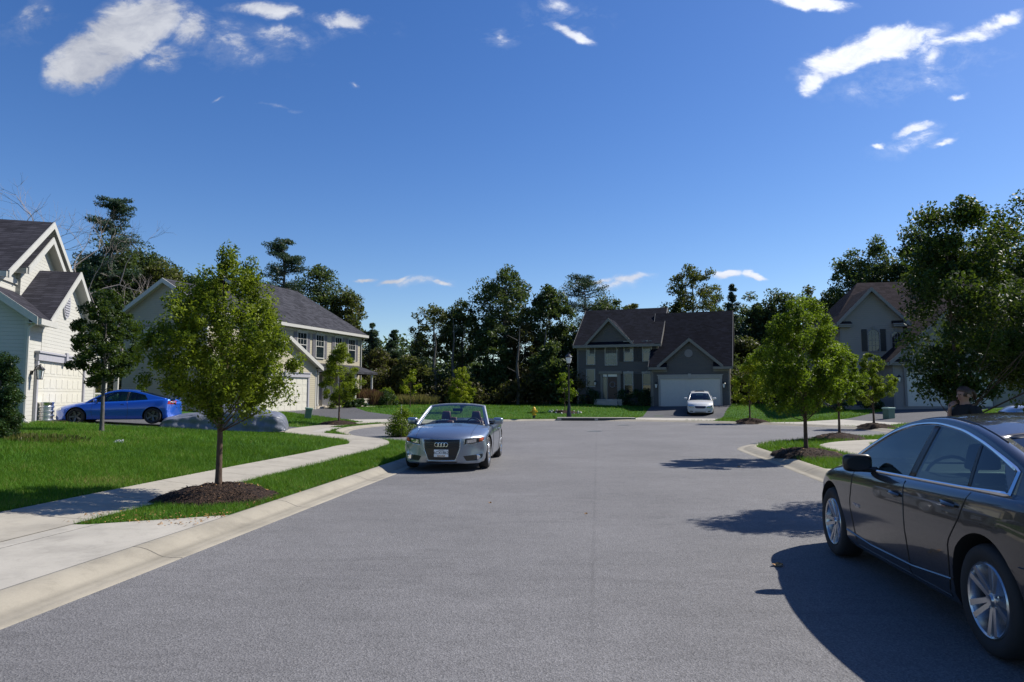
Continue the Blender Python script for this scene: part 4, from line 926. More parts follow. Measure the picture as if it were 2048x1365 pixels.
for a in [(760, 705, 60, 90, 'low brown green tree at the wood edge by the reddish grass', 'wood3', 20, 1, .1), (820, 720, 58, 80, 'low olive tree at the wood edge behind the sapling', 'wood2', 21, 1, .1),
          (868, 606, 64, 100, 'thin crowned tree with sky showing through', 'wood2', 22, 5.0, .45), (925, 600, 64, 80, 'tree between the thin crowned one and the tallest oak', 'wood', 23, 2.6, .35),
          (1010, 531, 63, 128, 'tallest oak of the wood, in the centre', 'wood', 24, 1.3, .4), (985, 640, 60, 80, 'dark tree under the tallest oak', 'wood', 25, 1.8, .15),
          (1050, 650, 61, 90, 'broad dark tree right under the tallest oak', 'wood3', 26, 1.8, .15), (1102, 572, 62, 90, 'dark tree right of the tallest oak', 'wood', 27, 1.7, .4),
          (1215, 592, 73, 100, 'tree showing over the left half of the grey house roof', 'wood', 28, 1.3, .3), (1100, 690, 58, 70, 'low dark tree beside the lamp post', 'wood', 29, 1, .1),
          (1138, 650, 71, 90, 'dark tree at the left wall of the grey house', 'wood', 30, 1, .15), (1270, 600, 74, 70, 'tree behind the ridge of the grey house', 'wood2', 34, 1.2, .3),
          (1392, 524, 73, 112, 'loose leaved tall tree over the right roof of the grey house', 'wood2', 35, 1.5, .35), (1350, 605, 74, 80, 'dark tree behind the taller ridge end of the grey house', 'wood', 36, 1, .3),
          (1440, 590, 75, 80, 'dark tree behind the grey house garage roof', 'wood', 37, 1, .2), (1510, 588, 66, 80, 'dark tree top right of the grey house', 'wood', 39, 1, .15),
          (1490, 680, 60, 80, 'low tree filling the gap right of the grey house', 'wood2', 40, 1, .08), (1562, 580, 66, 90, 'dark round topped tree behind the round headed street tree', 'wood', 41, 1, .15),
          (1610, 572, 68, 90, 'thin topped tree above the right street trees', 'wood2', 42, 1.8, .3), (1655, 600, 64, 90, 'dark tree left of the taupe house roof', 'wood', 43, 1, .12),
          (1560, 690, 58, 90, 'low dark tree between the grey and taupe houses', 'wood', 44, 1, .06), (1630, 700, 58, 80, 'low dark tree at the left wall of the taupe house', 'wood', 45, 1, .06),
          (1715, 505, 62, 110, 'dark tree rising over the left of the brown roof', 'wood', 46, .9, .3), (1770, 476, 62, 110, 'tall dark tree rising over the middle of the brown roof', 'wood', 47, .9, .3),
          (1850, 455, 60, 130, 'tall dark tree behind the big shade tree', 'wood', 48, .9, .3), (1940, 440, 62, 140, 'dark wood tree hidden by the big shade tree', 'wood', 49, 1, .3), (2030, 450, 62, 140, 'dark wood tree at the right edge of the photo', 'wood', 50, 1, .3)]:
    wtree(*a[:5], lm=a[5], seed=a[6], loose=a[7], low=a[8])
pxtree(1172, 560, 74, 150, 'sweeping pine leaning over the left end of the grey roof', 38, True, 17000, .35, 12)
pxtree(1470, 572, 64, 70, 'pointed pine beside the grey house roof', 52, False, 12000, .1, 18)
for k, px in enumerate((868, 905, 1005, 1035, 1088, 1120)):   # bare stems in the shade
    x, y = at(px, 800, 58+2*(k % 3))[:2]; mb = MB(); hh = 6.6+.8*(k % 3); mb.tube([(0, 0, -.3), (.1, .05, hh*.25), (-.05, 0, hh*.5), (.12, 0, hh*.75), (-.1+.1*k, 0, hh)], [.16, .13, .10, .07, .015], 8)
    e = empty('wood_trunk', (x, y, T(x, y)), label=['slim grey trunk under the thin crowned tree', 'slim trunk right of the thin crowned tree', 'straight trunk under the left of the tallest oak', 'straight trunk under the right of the tallest oak', 'leaning trunk left of the lamp post', 'dark trunk just behind the lamp post'][k], cat='tree trunk', group='bare trunks at the wood edge')
    mb.build('trunk', M['bark2'], e, smooth=True)
    for q in range(4):
        mb = MB(); zz = hh*(.4+.14*q); a = q*2.1+k; mb.tube([(.02, 0, zz), (.9*math.cos(a), .9*math.sin(a), zz+.5)], [.04, .012], 5); mb.build('limb', M['bark2'], e, smooth=True)
# the far, closed mass of the wood and its undergrowth
def mass(name, band_, n, zmax, size, lm, label, seed, sp=1.4, zmin=.2):
    g = np.random.default_rng(seed); C = []
    for (p0, p1, d0, d1, k, zm) in band_:
        px = g.uniform(p0, p1, k); D = g.uniform(d0, d1, k); X = (px-1024)/F*D
        top = zm*(.65+.35*np.sin(px*.031+seed)*np.sin(px*.013+1)); C.append(np.c_[X, D, terr(X, D)+zmin+g.random(k)**.8*np.maximum(top, .5)])
    C = np.concatenate(C); V, Fc, t = leafcloud(C, np.full(len(C), sp)*(.6+.7*g.random(len(C))), n, size, seed, .3)
    return tag(fast(name, V, Fc, L[lm], tint=t), label, name, kind='stuff')
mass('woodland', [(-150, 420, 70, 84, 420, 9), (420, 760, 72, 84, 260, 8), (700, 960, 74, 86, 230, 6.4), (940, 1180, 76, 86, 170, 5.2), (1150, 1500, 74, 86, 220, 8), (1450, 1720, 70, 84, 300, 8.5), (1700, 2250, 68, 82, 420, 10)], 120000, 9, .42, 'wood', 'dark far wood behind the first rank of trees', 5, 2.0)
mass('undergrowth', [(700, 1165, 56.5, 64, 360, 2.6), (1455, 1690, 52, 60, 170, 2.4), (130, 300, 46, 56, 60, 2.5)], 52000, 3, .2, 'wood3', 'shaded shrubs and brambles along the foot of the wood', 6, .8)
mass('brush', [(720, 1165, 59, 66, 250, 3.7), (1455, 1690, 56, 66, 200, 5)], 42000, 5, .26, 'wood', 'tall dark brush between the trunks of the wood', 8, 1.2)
# ================================================================== SHRUBS AND SMALL PLANTS
x, y, z = hit(12, 882); tr = Curve1([(0, .55), (.3, .62), (.7, .5), (1, .1)])
e = empty('evergreen_shrub', (x-.35, y+.2, z), label='dense upright evergreen shrub at the left edge', cat='shrub'); g = np.random.default_rng(3)
C = clumps(Curve1([(0, .42), (.25, .5), (.6, .44), (.85, .28), (1, .06)]), .1, 2.0, 110, 3, inner=.1); V, Fc, t = leafcloud(C, np.full(110, .16), 34000, .045, 4, .2); fast('foliage', V, Fc, L['box'], e, tint=t)
mb = MB(); mb.tube([(0, 0, -.05), (0, 0, 1.5)], [.05, .02], 6); mb.build('stem', M['bark2'], e)
x, y, z = hit(22, 852); bush('spreading_juniper', (x+.05, y-1.2, T(x, y-1.2)), .6, .66, 16000, .045, 'box', 12, 'low spreading juniper below the evergreen shrub at the left edge', k=40)
x, y, z = hit(60, 884); reeds('weed_patch', (x, y+.3, T(x, y+.3)), .7, .15, 700, 'wood2', 3, 'brownish weedy patch at the edge of the left lawn', 'weeds', 'stuff', sx=1.6)
H1 = House('x', (0, 0), 0, 0); bpy.data.objects.remove(H1.e)
x, y = at(280, 790, 36)[:2]
e = empty('topiary', (x, y, T(x, y)), label='small round clipped bush against the gable end of the beige house', cat='shrub')
C = clumps(Curve1([(0, .3), (.5, .36), (1, .1)]), .55, 1.35, 30, 4, inner=.2); V, Fc, t = leafcloud(C, np.full(30, .13), 3500, .07, 6); fast('foliage', V, Fc, L['mid'], e, tint=t); mb = MB(); mb.tube([(0, 0, -.1), (0, 0, .8)], .03, 6); mb.build('stem', M['bark2'], e)
x, y, z = hit(190, 838); reeds('tall_grass', (x-1.4, y+3.6, T(x, y+3)), .9, .95, 1500, 'grass', 5, 'clump of tall green grass between the garage and the porch of the cream house', sx=1.8)
x, y, z = hit(805, 872, .1); mound(x, y+.1, .72, .12, 'small mulch bed under the shrub behind the silver convertible')
bush('leafy_shrub', (x-.02, y+.1, z+.08), .56, .98, 6000, .06, 'mid', 21, 'upright leafy shrub beside the silver convertible', k=36, sq=1.1)
# white flower spike of a weed
x, y = at(803, 815, 24.2)[:2]; e = empty('flower_stalk', (x, y, T(x, y)), label='thin stalk of small white flowers rising above the leafy shrub', cat='flower')
mb = MB(); mb.tube([(0, 0, -.02), (.02, 0, .7), (0, 0, 1.32)], [.005, .004, .002], 5); mb.build('stem', M['bark2'], e)
V, Fc, t = leafcloud(np.array([(0, 0, 1.02+i*.05) for i in range(7)]), np.full(7, .02), 60, .018, 3); fast('flower', V, Fc, M['white'], e, tint=t)
# reddish ornamental grasses, meadow
for px, D, r, hh, sx, lm, lb in ((700, 53, 1.25, 1.25, 1.2, 'dark', 'dark green ornamental grass beside the porch'), (728, 52.5, 1.0, 1.25, 1.2, 'red', 'reddish ornamental grass right of the porch'), (752, 54, .9, .9, 1.3, 'dry', 'straggly dry grass clump right of the reddish grass')):
    x, y = at(px, 800, D)[:2]; reeds('ornamental_grass', (x, y, T(x, y)), r, hh, 4200, lm, int(px), lb, sx=sx)
x, y = at(822, 800, 56)[:2]; reeds('meadow_grass', (x, y, T(x, y)), 1.2, .85, 3200, 'dry', 2, 'strip of tall pale dry grass at the wood edge', 'grass', 'stuff', sx=1.8)
x, y = at(775, 800, 55)[:2]; bush('wild_shrub', (x, y, T(x, y)), .9, 1.2, 2600, .13, 'mid', 41, 'scrubby green bush between the reddish grass and the dry grass')
x, y = at(890, 800, 57)[:2]; bush('wild_shrub', (x+.5, y, T(x, y)), .8, .9, 1600, .13, 'wood2', 42, 'low olive bush at the right end of the dry grass')
# foundation planting
def fb(hh_, u, v, r, h_, lab, seed, lm='box', nm='foundation_shrub'):
    x, y = hh_.W(u, v); bush(nm, (x, y, T(x, y)-.03), r, h_, int(2600*max(r, .6)), .1, lm, seed, lab, stems=False, group='shrubs along the house fronts')
fb(h3, -5.1, .2, .8, 1.25, 'dark rounded bush under the tall left windows of the grey house', 1)
fb(h3, -2.35, .2, .62, 1.2, 'dark bush just right of the front door of the grey house', 2)
fb(h3, -1.3, .1, .68, 1.35, 'dark bush under the middle ground floor window of the grey house', 3)
fb(h3, -.55, .15, .5, 1.3, 'dark bush in the corner by the garage of the grey house', 4)
fb(h4, -3.4, .5, .8, 1.1, 'dark shrub left of the garage of the taupe house', 5); fb(h4, -1.7, .0, .6, .9, 'dark shrub nearest the garage of the taupe house', 6)
H2 = type('o', (), {})(); H2.W = lambda u, v: tuple(np.array([-17.4, 38.8])+np.array([.318, .948])*u+np.array([-.948, .318])*v)
fb(H2, 9.5, -2.4, .45, .95, 'small leafy shrub by the garage corner of the beige house', 7, 'mid'); fb(H2, 10.6, -2.6, .4, .55, 'low clipped shrub left of the stone porch wall', 8)
fb(H2, 11.6, -2.6, .36, .5, 'low clipped shrub, second from the stone porch wall', 9); fb(H2, 12.4, -2.7, .36, .55, 'low clipped shrub touching the stone porch wall', 10); fb(H2, 15.6, -2.9, .8, 1.1, 'dark bush in front of the stone porch wall', 11)
# ================================================================== STREET FURNITURE
x, y, z = hit(1068, 838)
e = empty('fire_hydrant', (x, y, z), label='yellow fire hydrant on the far verge', cat='fire hydrant')
mb = MB(); mb.lathe([(.1, .2), (.1, .24), (.15, .25), (.15, .28), (.115, .29), (.11, .52), (.15, .53), (.15, .57), (.125, .58), (.11, .66), (.07, .72), (.03, .74), (.03, .8), (.001, .8)], n=16)
mb.build('body', M['yellow'], e, smooth=True)
mb = MB(); mb.lathe([(.09, -.03), (.09, .2)], n=14); mb.build('base', M['black'], e, smooth=True)
for c in ((.1, 0), (-.1, 0)): mb = MB(); s = 1 if c[0] > 0 else -1; mb.lathe([(.05, s*.09), (.05, s*.17), (.065, s*.17), (.065, s*.21), (.02, s*.23)], (0, 0, .45), 'x', 10); mb.build('nozzle', M['yellow'], e, smooth=True)
mb = MB(); mb.lathe([(.07, -.1), (.07, -.18), (.085, -.18), (.085, -.22), (.02, -.24)], (0, 0, .42), 'y', 12); mb.build('nozzle', M['yellow'], e, smooth=True)
x, y = at(1138, 830, 43.6)[:2]; z = T(x, y); e = empty('street_lamp', (x, y, z), label='black lamp post with a white lantern on the far verge', cat='street lamp')
mb = MB(); mb.lathe([(.16, -.05), (.16, .35), (.12, .42), (.11, .8), (.08, .9), (.065, 1.0), (.055, 3.3), (.075, 3.34), (.05, 3.42), (.09, 3.5), (.04, 3.52)], n=14); mb.build('post', M['black'], e, smooth=True)
mb = MB(); mb.lathe([(.11, 3.53), (.13, 3.56), (.19, 3.84), (.18, 3.9)], n=10); mb.build('lantern', M['lampglass'], e, smooth=True)
mb = MB(); mb.lathe([(.25, 3.901), (.25, 3.94), (.1, 4.1), (.04, 4.13), (.03, 4.22), (.001, 4.22)], n=10); mb.tube([(.0, 0, 4.05), (.1, 0, 4.16)], .05, 6); mb.build('lamp_cap', M['black'], e, smooth=True)
# kerb inlet
A1, A2 = gp(1113, 842, 0), gp(1262, 842, 0); a = math.atan2(A2[1]-A1[1], A2[0]-A1[0])
ci = (1.2+A1[0]*.0+2.0+2.0, 0)
e = empty('storm_drain', (5.2, 42.15+.3, 0), -.06, label='long concrete kerb inlet with a dark opening on the far side', cat='storm drain')
mb = MB(); mb.box(-2.4, 2.4, -.26, .5, .155, .2); mb.box(-2.4, -2.15, -.25, .5, 0, .153); mb.box(2.15, 2.4, -.25, .5, 0, .153); mb.box(-.1, .1, -.24, .5, 0, .153); mb.build('slab', M['apron'], e)
mb = MB(); mb.box(-2.148, -.102, -.235, .4, .0, .151); mb.box(.102, 2.148, -.235, .4, 0, .151); mb.build('opening', M['black'], e)
o = MB().lathe([(.34, .004), (.34, .01), (.31, .012), (.3, .007), (.02, .008)], n=28).build('manhole_cover', M['acgrey'], smooth=True); x, y = gp(1189, 863, 0); o.location = (x, y, 0); tag(o, 'dark manhole cover in the turning circle', 'manhole cover')
o = copy_tree(o); x, y = gp(1247, 851, 0); o.location = (x, y, 0); o['label'] = 'smaller looking manhole cover nearer the storm drain'
for px, py, w, lab in ((615, 838, .34, 'tilted pale green utility box in front of the beige house'), (1778, 838, .5, 'pale green utility pedestal beside the right driveway')):
    x, y, z = hit(px, py); e = empty('utility_box', (x, y, z), label=lab, cat='utility box'); e.rotation_euler = (0, 0.12 if px < 1000 else 0, .4)
    mb = MB(); mb.box(-w/2, w/2, -.18, .18, -.03, .52); mb.build('body', M['green'], e, bevel=.02); mb = MB(); t_ = .522; mb.box(-w/2-.03, w/2+.03, -.21, .21, t_, t_+.09); mb.build('lid', mat('pale green lid', (.28, .4, .32), .5), e, bevel=.02)
# kegs by the garage: ribbed steel drum
x, y = at(90, 829, 24.6)[:2]; mb = MB(); pr = [(.02, 0)]
for i in range(4): z0 = .02+i*.17; pr += [(.25, z0), (.28, z0+.03), (.28, z0+.06), (.25, z0+.09), (.25, z0+.15)]
pr += [(.27, .72), (.27, .76), (.23, .76), (.22, .70), (.02, .69)]
o = mb.lathe(pr, n=28).build('steel_keg', M['steel'], smooth=True); o.location = (x, y, T(x, y)+.1); o.scale = (1, 1, .92); tag(o, 'shiny ribbed steel keg against the cream garage door', 'keg')
o.location.z = T(x, y)+.015
# white scrap on the lawn
x, y, z = hit(237, 889); V, Fc, t = leafcloud(np.array([(0, 0, .05), (.05, .02, .06), (-.05, 0, .04)]), np.full(3, .06), 120, .05, 9); o = fast('paper_scrap', V, Fc, M['white'], tint=t); o.location = (x, y, z+.01); tag(o, 'crumpled white scrap lying on the left lawn', 'litter')
# fallen leaves on the asphalt and on the verge
for i, (px, py, s) in enumerate(((1556, 1133, .05), (1478, 935, .03), (1172, 1030, .02), (980, 1008, .02))):
    x, y = gp(px, py, 0); mb = MB(); n = 9; mb.add([(0, 0, .012)]+[(s*(1+.4*(k % 2))*math.cos(6.283*k/n), s*.7*(1+.4*(k % 2))*math.sin(6.283*k/n), .004+.012*(k % 3)) for k in range(n)], [(0, 1+k, 1+(k+1) % n) for k in range(n)])
    o = mb.build('fallen_leaf', M['litter'], recalc=False); o.location = (x, y, .004); tag(o, ['reddish dry leaf on the asphalt in front of the grey sedan', 'dry leaf on the asphalt near the right kerb', 'tiny dry leaf in the middle of the street', 'tiny dry leaf left of the street centre'][i], 'leaf')
g = np.random.default_rng(4); n = 520; s_ = g.uniform(7.45, 8.3, n); t_ = -4.62-1.7*g.random(n)**1.3; k_ = g.random(n) < .35; s_[k_] = g.uniform(8, 14, k_.sum()); t_[k_] = -4.6-g.random(k_.sum())*.25
X = s_*math.sin(RA)+t_*math.cos(RA); Y = s_*math.cos(RA)-t_*math.sin(RA); V, Fc, t = leafcloud(np.c_[X, Y, terr(X, Y)+.025], np.full(n, .03), n, .032, 3, 1.2)
tag(fast('leaf_litter', V, Fc, M['litter'], tint=t), 'scattered dry leaves along the bare edge of the left verge', 'leaf litter', kind='stuff')
# ================================================================== GRASS BLADES
def blades(name, boxes, label, seed):
    g = np.random.default_rng(seed); PX, PY = [], []
    for (x0, x1, y0, y1, n) in boxes: PX.append(g.uniform(x0, x1, n)); PY.append(g.uniform(y0, y1, n))
    X = np.concatenate(PX); Y = np.concatenate(PY)
    ok = np.abs(X) < Y*.86+1.5
    X, Y = X[ok], Y[ok]; ok = ~inside(OUT, X, Y)
    for i in range(0, len(X), 60000):
        s = slice(i, i+60000); ok[s] &= polydist(OUT, X[s], Y[s]) > .53
    for hp in HOLES:
        lo, hi = hp.min(0), hp.max(0); m = ok & (X > lo[0]) & (X < hi[0]) & (Y > lo[1]) & (Y < hi[1])
        if m.any(): j = np.where(m)[0]; ok[j[inside(hp, X[j], Y[j])]] = False
    for (mx, my, mr) in MOUNDS: ok &= (X-mx)**2+(Y-my)**2 > (mr*.97)**2
    X, Y = X[ok], Y[ok]; n = len(X); D = np.hypot(X, Y); sc = np.clip(D/12, .75, 3.2)
    pat = .5+.5*np.sin(X*1.7+Y*.9)*np.sin(Y*2.3-X*.6)
    hh = (.045+.04*g.random(n)+.02*pat)*np.clip(D/13, .9, 1.25); w = .0042*sc*(.7+.6*g.random(n)); a = g.random(n)*6.283
    lx = g.normal(size=n)*.5*hh; ly = g.normal(size=n)*.5*hh; Z = terr_fast(X, Y); dx, dy = np.cos(a)*w, np.sin(a)*w
    V = np.stack([np.c_[X-dx, Y-dy, Z-.005], np.c_[X+dx, Y+dy, Z-.005], np.c_[X+lx, Y+ly, Z+hh]], 1).reshape(-1, 3)
    t = np.clip(.42+.22*g.normal(size=n)+.2*(pat-.5)+.22*np.sin(X*.6+2)*np.sin(Y*.45)+.16*np.sin(X*3.1+1.3*np.sin(Y*2))*np.sin(Y*2.7+X), 0, 1)
    tag(fast(name, V, np.arange(3*n).reshape(-1, 3), L['grass'], tint=t), label, 'grass', kind='stuff'); return n
ZI = gz.reshape(len(gx), len(gy))
def terr_fast(X, Y):
    i = np.clip(np.searchsorted(gx, X)-1, 0, len(gx)-2); j = np.clip(np.searchsorted(gy, Y)-1, 0, len(gy)-2)
    a = (X-gx[i])/(gx[i+1]-gx[i]); b = (Y-gy[j])/(gy[j+1]-gy[j])
    return (ZI[i, j]*(1-a)+ZI[i+1, j]*a)*(1-b)+(ZI[i, j+1]*(1-a)+ZI[i+1, j+1]*a)*b
blades('grass', [(-9, -1, 7, 14, 130000), (-14, -1, 7, 18, 150000), (-18, -1, 14, 30, 150000)], 'blades of mown grass on the left lawn and verge', 1)
blades('grass', [(5, 14, 8, 20, 60000), (5, 22, 14, 30, 90000), (16, 30, 24, 40, 30000)], 'blades of mown grass on the right hand verges', 2)
blades('grass', [(-16, 26, 36, 56, 90000), (-16, -6, 29, 42, 20000)], 'blades of mown grass on the far lawns round the turning circle', 3)
# ================================================================== CARS
def paint(name, c, metal=.6, rough=.28, coat=.8):
    m, nt, out = newmat(name); p = nd(nt, 'BsdfPrincipled'); nt.links.new(p.outputs[0], out.inputs[0])
    tc = nd(nt, 'TexCoord').outputs['Object']; f = noise(nt, tc, 900, 2, .5)
    nt.links.new(ramp(nt, f, [(.3, tuple(x*.85 for x in c)), (.7, tuple(min(1, x*1.15) for x in c))]), p.inputs['Base Color'])
    p.inputs['Metallic'].default_value = metal; p.inputs['Roughness'].default_value = rough; p.inputs['Coat Weight'].default_value = coat; p.inputs['Coat Roughness'].default_value = .03
    return m
CM = dict(
    tyre=mat('tyre rubber', (.018, .018, .019), .8, var=.2, bmp=.3, bs=60), well=mat('wheel well', (.008, .008, .008), .9), plastic=mat('black trim', (.012, .012, .013), .35),
    chrome=mat('chrome', (.75, .77, .8), .12, 1, var=0), rim=mat('alloy rim', (.52, .53, .55), .25, .9, var=.05), disc=mat('brake disc', (.12, .12, .12), .4, .8),
    glass=glassmat('car glass', (.20, .31, .30)), shield=glassmat('windscreen glass', (.66, .74, .70)), inner=mat('dark cabin', (.012, .012, .014), .6), red=mat('dark red leather', (.07, .018, .014), .5),
    lamp=mat('headlamp reflector', (.55, .57, .6), .12, .9, var=.35, vs=25), amber=mat('amber lens', (.45, .08, .02), .2), redlens=mat('red lens', (.35, .01, .01), .15), plate=mat('licence plate', (.80, .80, .78), .4), ink=mat('plate ink', (.02, .02, .03), .5), ochre=mat('plate flag ochre', (.55, .25, .03), .5),
    grille=mat('grille black', (.012, .013, .015), .3, .3, spec=.8),
)
def text(s, size, m, parent, M4, name='lettering', ext=.002):
    cu = bpy.data.curves.new('t', 'FONT'); cu.body = s; cu.size = size; cu.align_x = 'CENTER'; cu.align_y = 'CENTER'; cu.extrude = ext
    o = bpy.data.objects.new('t', cu); col.objects.link(o); bpy.context.view_layer.update()
    me = bpy.data.meshes.new_from_object(o.evaluated_get(bpy.context.evaluated_depsgraph_get())); bpy.data.objects.remove(o)
    me.transform(M4); me.materials.clear(); me.materials.append(m); me.name = name
    return link(bpy.data.objects.new(name, me), parent)
class Car:
    def __init__(c, name, S, pos, head, label, group=None, cat='car'):
        c.S = S; c.e = empty(name, pos, head, label=label, cat=cat, group=group); c.n = name
        k = S['keys']   # x, belt z, centre top z, half width
        c.zs = Curve1([(a[0], a[1]) for a in k]); c.zt = Curve1([(a[0], a[2]) for a in k]); c.w = Curve1([(a[0], a[3]) for a in k])
        c.x0, c.x1 = min(a[0] for a in k), max(a[0] for a in k); c.zb = S.get('zb', .19); c.bf, c.br = S.get('bf', .42), S.get('br', .3)
        c.P = paint(name+' paint', *S['paint']); c.body()
    def ring(c, x, sy=1, sz=1, dx=0):
        zs, zt, w, zb = c.zs(x), c.zt(x), c.w(x), c.zb; zm = zb+.52*(zs-zb)
        h = [(0, zb), (.55*w, zb), (.86*w, zb), (.93*w, zb+.03), (.965*w, zb+.10), (.972*w, zb+.18), (.992*w, zm-.06), (w, zm), (.998*w, zm+.08), (.985*w, zs-.15), (.974*w, zs-.085), (.966*w, zs-.055), (.945*w, zs-.022), (.90*w, zs),
             (.82*w, zs+.3*(zt-zs)), (.68*w, zs+.58*(zt-zs)), (.5*w, zs+.80*(zt-zs)), (.26*w, zs+.95*(zt-zs)), (0, zt)]
        zc = .5*(zb+zs); L_ = []
        for y, z in h+[(-a, b) for a, b in h[-2:0:-1]]:
            f = max(0, (x-(c.x1-1.0))/1.0)**1.3; r = max(0, ((c.x0+.8)-x)/.8)**1.3; q = min(1, abs(y)/(w+1e-6))
            xx = x-c.bf*f*q**2.6+c.br*r*q**2.6
            L_.append((xx+dx, y*sy, zc+(z-zc)*sz))
        return L_
    def body(c):
        S = c.S; xs = np.linspace(c.x0, c.x1, 74); R_ = [c.ring(c.x0, .90, .72, -.055), c.ring(c.x0, .965, .9, -.035)]+[c.ring(x) for x in xs]+[c.ring(c.x1, .965, .9, .035), c.ring(c.x1, .90, .7, .055)]
        mb = MB(); n = len(R_[0])
        for r in R_: mb.v += r
        for i in range(len(R_)-1):
            for k in range(n): mb.f.append([i*n+k, i*n+(k+1) % n, (i+1)*n+(k+1) % n, (i+1)*n+k]); mb.m.append(0)
        mb.f.append(list(range(n))); mb.f.append([(len(R_)-1)*n+k for k in range(n)][::-1]); mb.m += [0, 0]
        o = mb.build('body', [c.P, CM['well'], CM['inner']], c.e)
        ct = MB()
        for x in S['axles']:
            for s in (-1, 1):
                y1 = s*(c.w(x)+.3); y0 = s*(c.w(x)-.27); r = S['wr']+S.get('gap', .05)
                ct.lathe([(r, y0), (r, y1)], (x, 0, S['wr']+S.get('arch', 0)), 'y', 44, 1)
        cx0, cx1 = S['cab']; w_ = c.w(0)*.80 if S.get('open') else c.w(0)*.66; ct.box(cx0, cx1, -.60 if False else -w_, w_, .36, 1.7, 2)
        t = ct.build('cut', [c.P, CM['well'], CM['inner']], c.e)
        bm = bmesh.new(); bm.from_mesh(o.data); bmesh.ops.triangulate(bm, faces=bm.faces); bm.to_mesh(o.data); bm.free()
        md = o.modifiers.new('b', 'BOOLEAN'); md.operation = 'DIFFERENCE'; md.object = t; md.solver = 'EXACT'
        try: md.material_mode = 'INDEX'
        except Exception: pass
        bpy.context.view_layer.update(); dg = bpy.context.evaluated_depsgraph_get(); me = bpy.data.meshes.new_from_object(o.evaluated_get(dg))
        o.modifiers.clear(); o.data = me; bpy.data.objects.remove(t)
        me.polygons.foreach_set('use_smooth', [True]*len(me.polygons)); me.set_sharp_from_angle(angle=R(33)); me.name = 'body'
        bm = bmesh.new(); bm.from_mesh(me); c.bvh = BVHTree.FromBMesh(bm); bm.free(); c.bo = o
    # ---- laying things on the body
    def side(c, x, z, s=1, off=.004):
        h = c.bvh.ray_cast(Vector((x, s*1.6, z)), Vector((0, -s, 0))); p = h[0] if h[0] else Vector((x, s*c.w(x), z)); n = h[1] if h[0] else Vector((0, s, 0))
        if n.y*s < 0: n = -n
        return p+n*off
    def end(c, y, z, s=1, off=.006):
        h = c.bvh.ray_cast(Vector((s*4, y, z)), Vector((-s, 0, 0))); 
        if not h[0]: return Vector((s*abs(c.x1), y, z))
        n = h[1] if h[1].x*s > 0 else -h[1]; return h[0]+n*off
    def patch(c, name, poly, fn, m, parent=None, rings=5, off=.006, n=48, thick=.012):
        P = resample(np.array(list(poly)+[poly[0]], float), n+1)[:-1]; ce = P.mean(0); mb = MB()
        for i in range(rings+1):
            f = i/rings
            for p in P: q = ce+(p-ce)*f; mb.v.append(tuple(fn(q[0], q[1], off)))
        b = len(mb.v)
        for p in P: mb.v.append(tuple(fn(p[0], p[1], -thick)))
        for i in range(rings):
            for k in range(n):
                if i == 0: mb.f.append([k, n+k, n+(k+1) % n])
                else: mb.f.append([i*n+k, (i+1)*n+k, (i+1)*n+(k+1) % n, i*n+(k+1) % n])
        for k in range(n): mb.f.append([rings*n+k, b+k, b+(k+1) % n, rings*n+(k+1) % n])
        mb.m = [0]*len(mb.f); return mb.build(name, m, parent or c.e, smooth=True, sharp=50, weld=True)
    def seam(c, P, s, name='door_seam', r=.0045, m=None, off=.0005, step=.04, mb=None):
        Q = []; P = resample(np.array(P, float), max(3, int(np.hypot(*np.diff(np.array(P, float), axis=0).T).sum()/step)))
        Q = [c.side(x, z, s, off) for x, z in P]; mm = mb or MB(); mm.tube(Q, r, 5)
        return mm if mb is not None else mm.build(name, m or CM['plastic'], c.e, smooth=True)
    # ---- wheels
    def wheels(c, style=5, rim='rim'):
        S = c.S; r = S['wr']; rr = r*S.get('rimf', .715)
        for ax in S['axles']:
            for s in (1, -1):
                y = s*(c.w(ax)-.02); w = .22; we = bpy.data.objects.new('wheel', None)
                T_ = MB(); T_.lathe([(rr, -.02), (rr+.02, -.002), (r*.9, .002), (r*.965, -.012), (r, -.04), (r, -w+.03), (r*.965, -w+.01), (rr, -w)], n=44, axis='y', closed=True); tm = T_.mesh('tyre', CM['tyre'], True, True, 40)
                Rm = MB(); Rm.lathe([(rr+.004, -.018), (rr-.006, -.004), (rr-.018, -.012), (rr-.03, -.05), (rr-.04, -w+.02), (rr-.01, -w+.004)], n=44, axis='y', closed=True)
                Rm.lathe([(.001, -.022), (.03, -.018), (.036, -.03), (.07, -.045), (.075, -.08), (.001, -.08)], n=24, axis='y')
                ns, dbl = style if isinstance(style, tuple) else (style, False)
                for k in range(ns):
                    a = 2*math.pi*k/ns+math.pi/2
                    for d in ((-1, 1) if dbl else (0,)):
                        a1 = a+d*(.19 if dbl else 0)
                        ux, uz = math.cos(a), math.sin(a); vx, vz = math.cos(a1), math.sin(a1); hw0, hw1 = (.021, .026) if dbl else (.045, .036)
                        p0 = np.array((.045*ux, .045*uz)); p1 = np.array(((rr-.015)*vx, (rr-.015)*vz)); dr = (p1-p0)/np.linalg.norm(p1-p0); pr_ = np.array((-dr[1], dr[0])); off0 = pr_*d*.014
                        q = []
                        for yy, sc in ((-.075, 1.25), (-.016, .7)):
                            for pp, hh in ((p0+off0, hw0), (p1, hw1)):
                                for sg in (-1, 1): v = pp+pr_*sg*hh*sc; q.append((v[0], (yy if pp is not p1 else yy+.012) - (.018 if pp is not p1 and yy > -.05 else 0), v[1]))
                        Rm.hexa([q[0], q[1], q[3], q[2], q[4], q[5], q[7], q[6]])
                for k in range(5): a = 2*math.pi*k/5+.9; Rm.lathe([(.009, -.03), (.009, -.05)], (.052*math.cos(a), 0, .052*math.sin(a)), 'y', 6)
                rm = Rm.mesh('rim', CM[rim], True, True, 30)
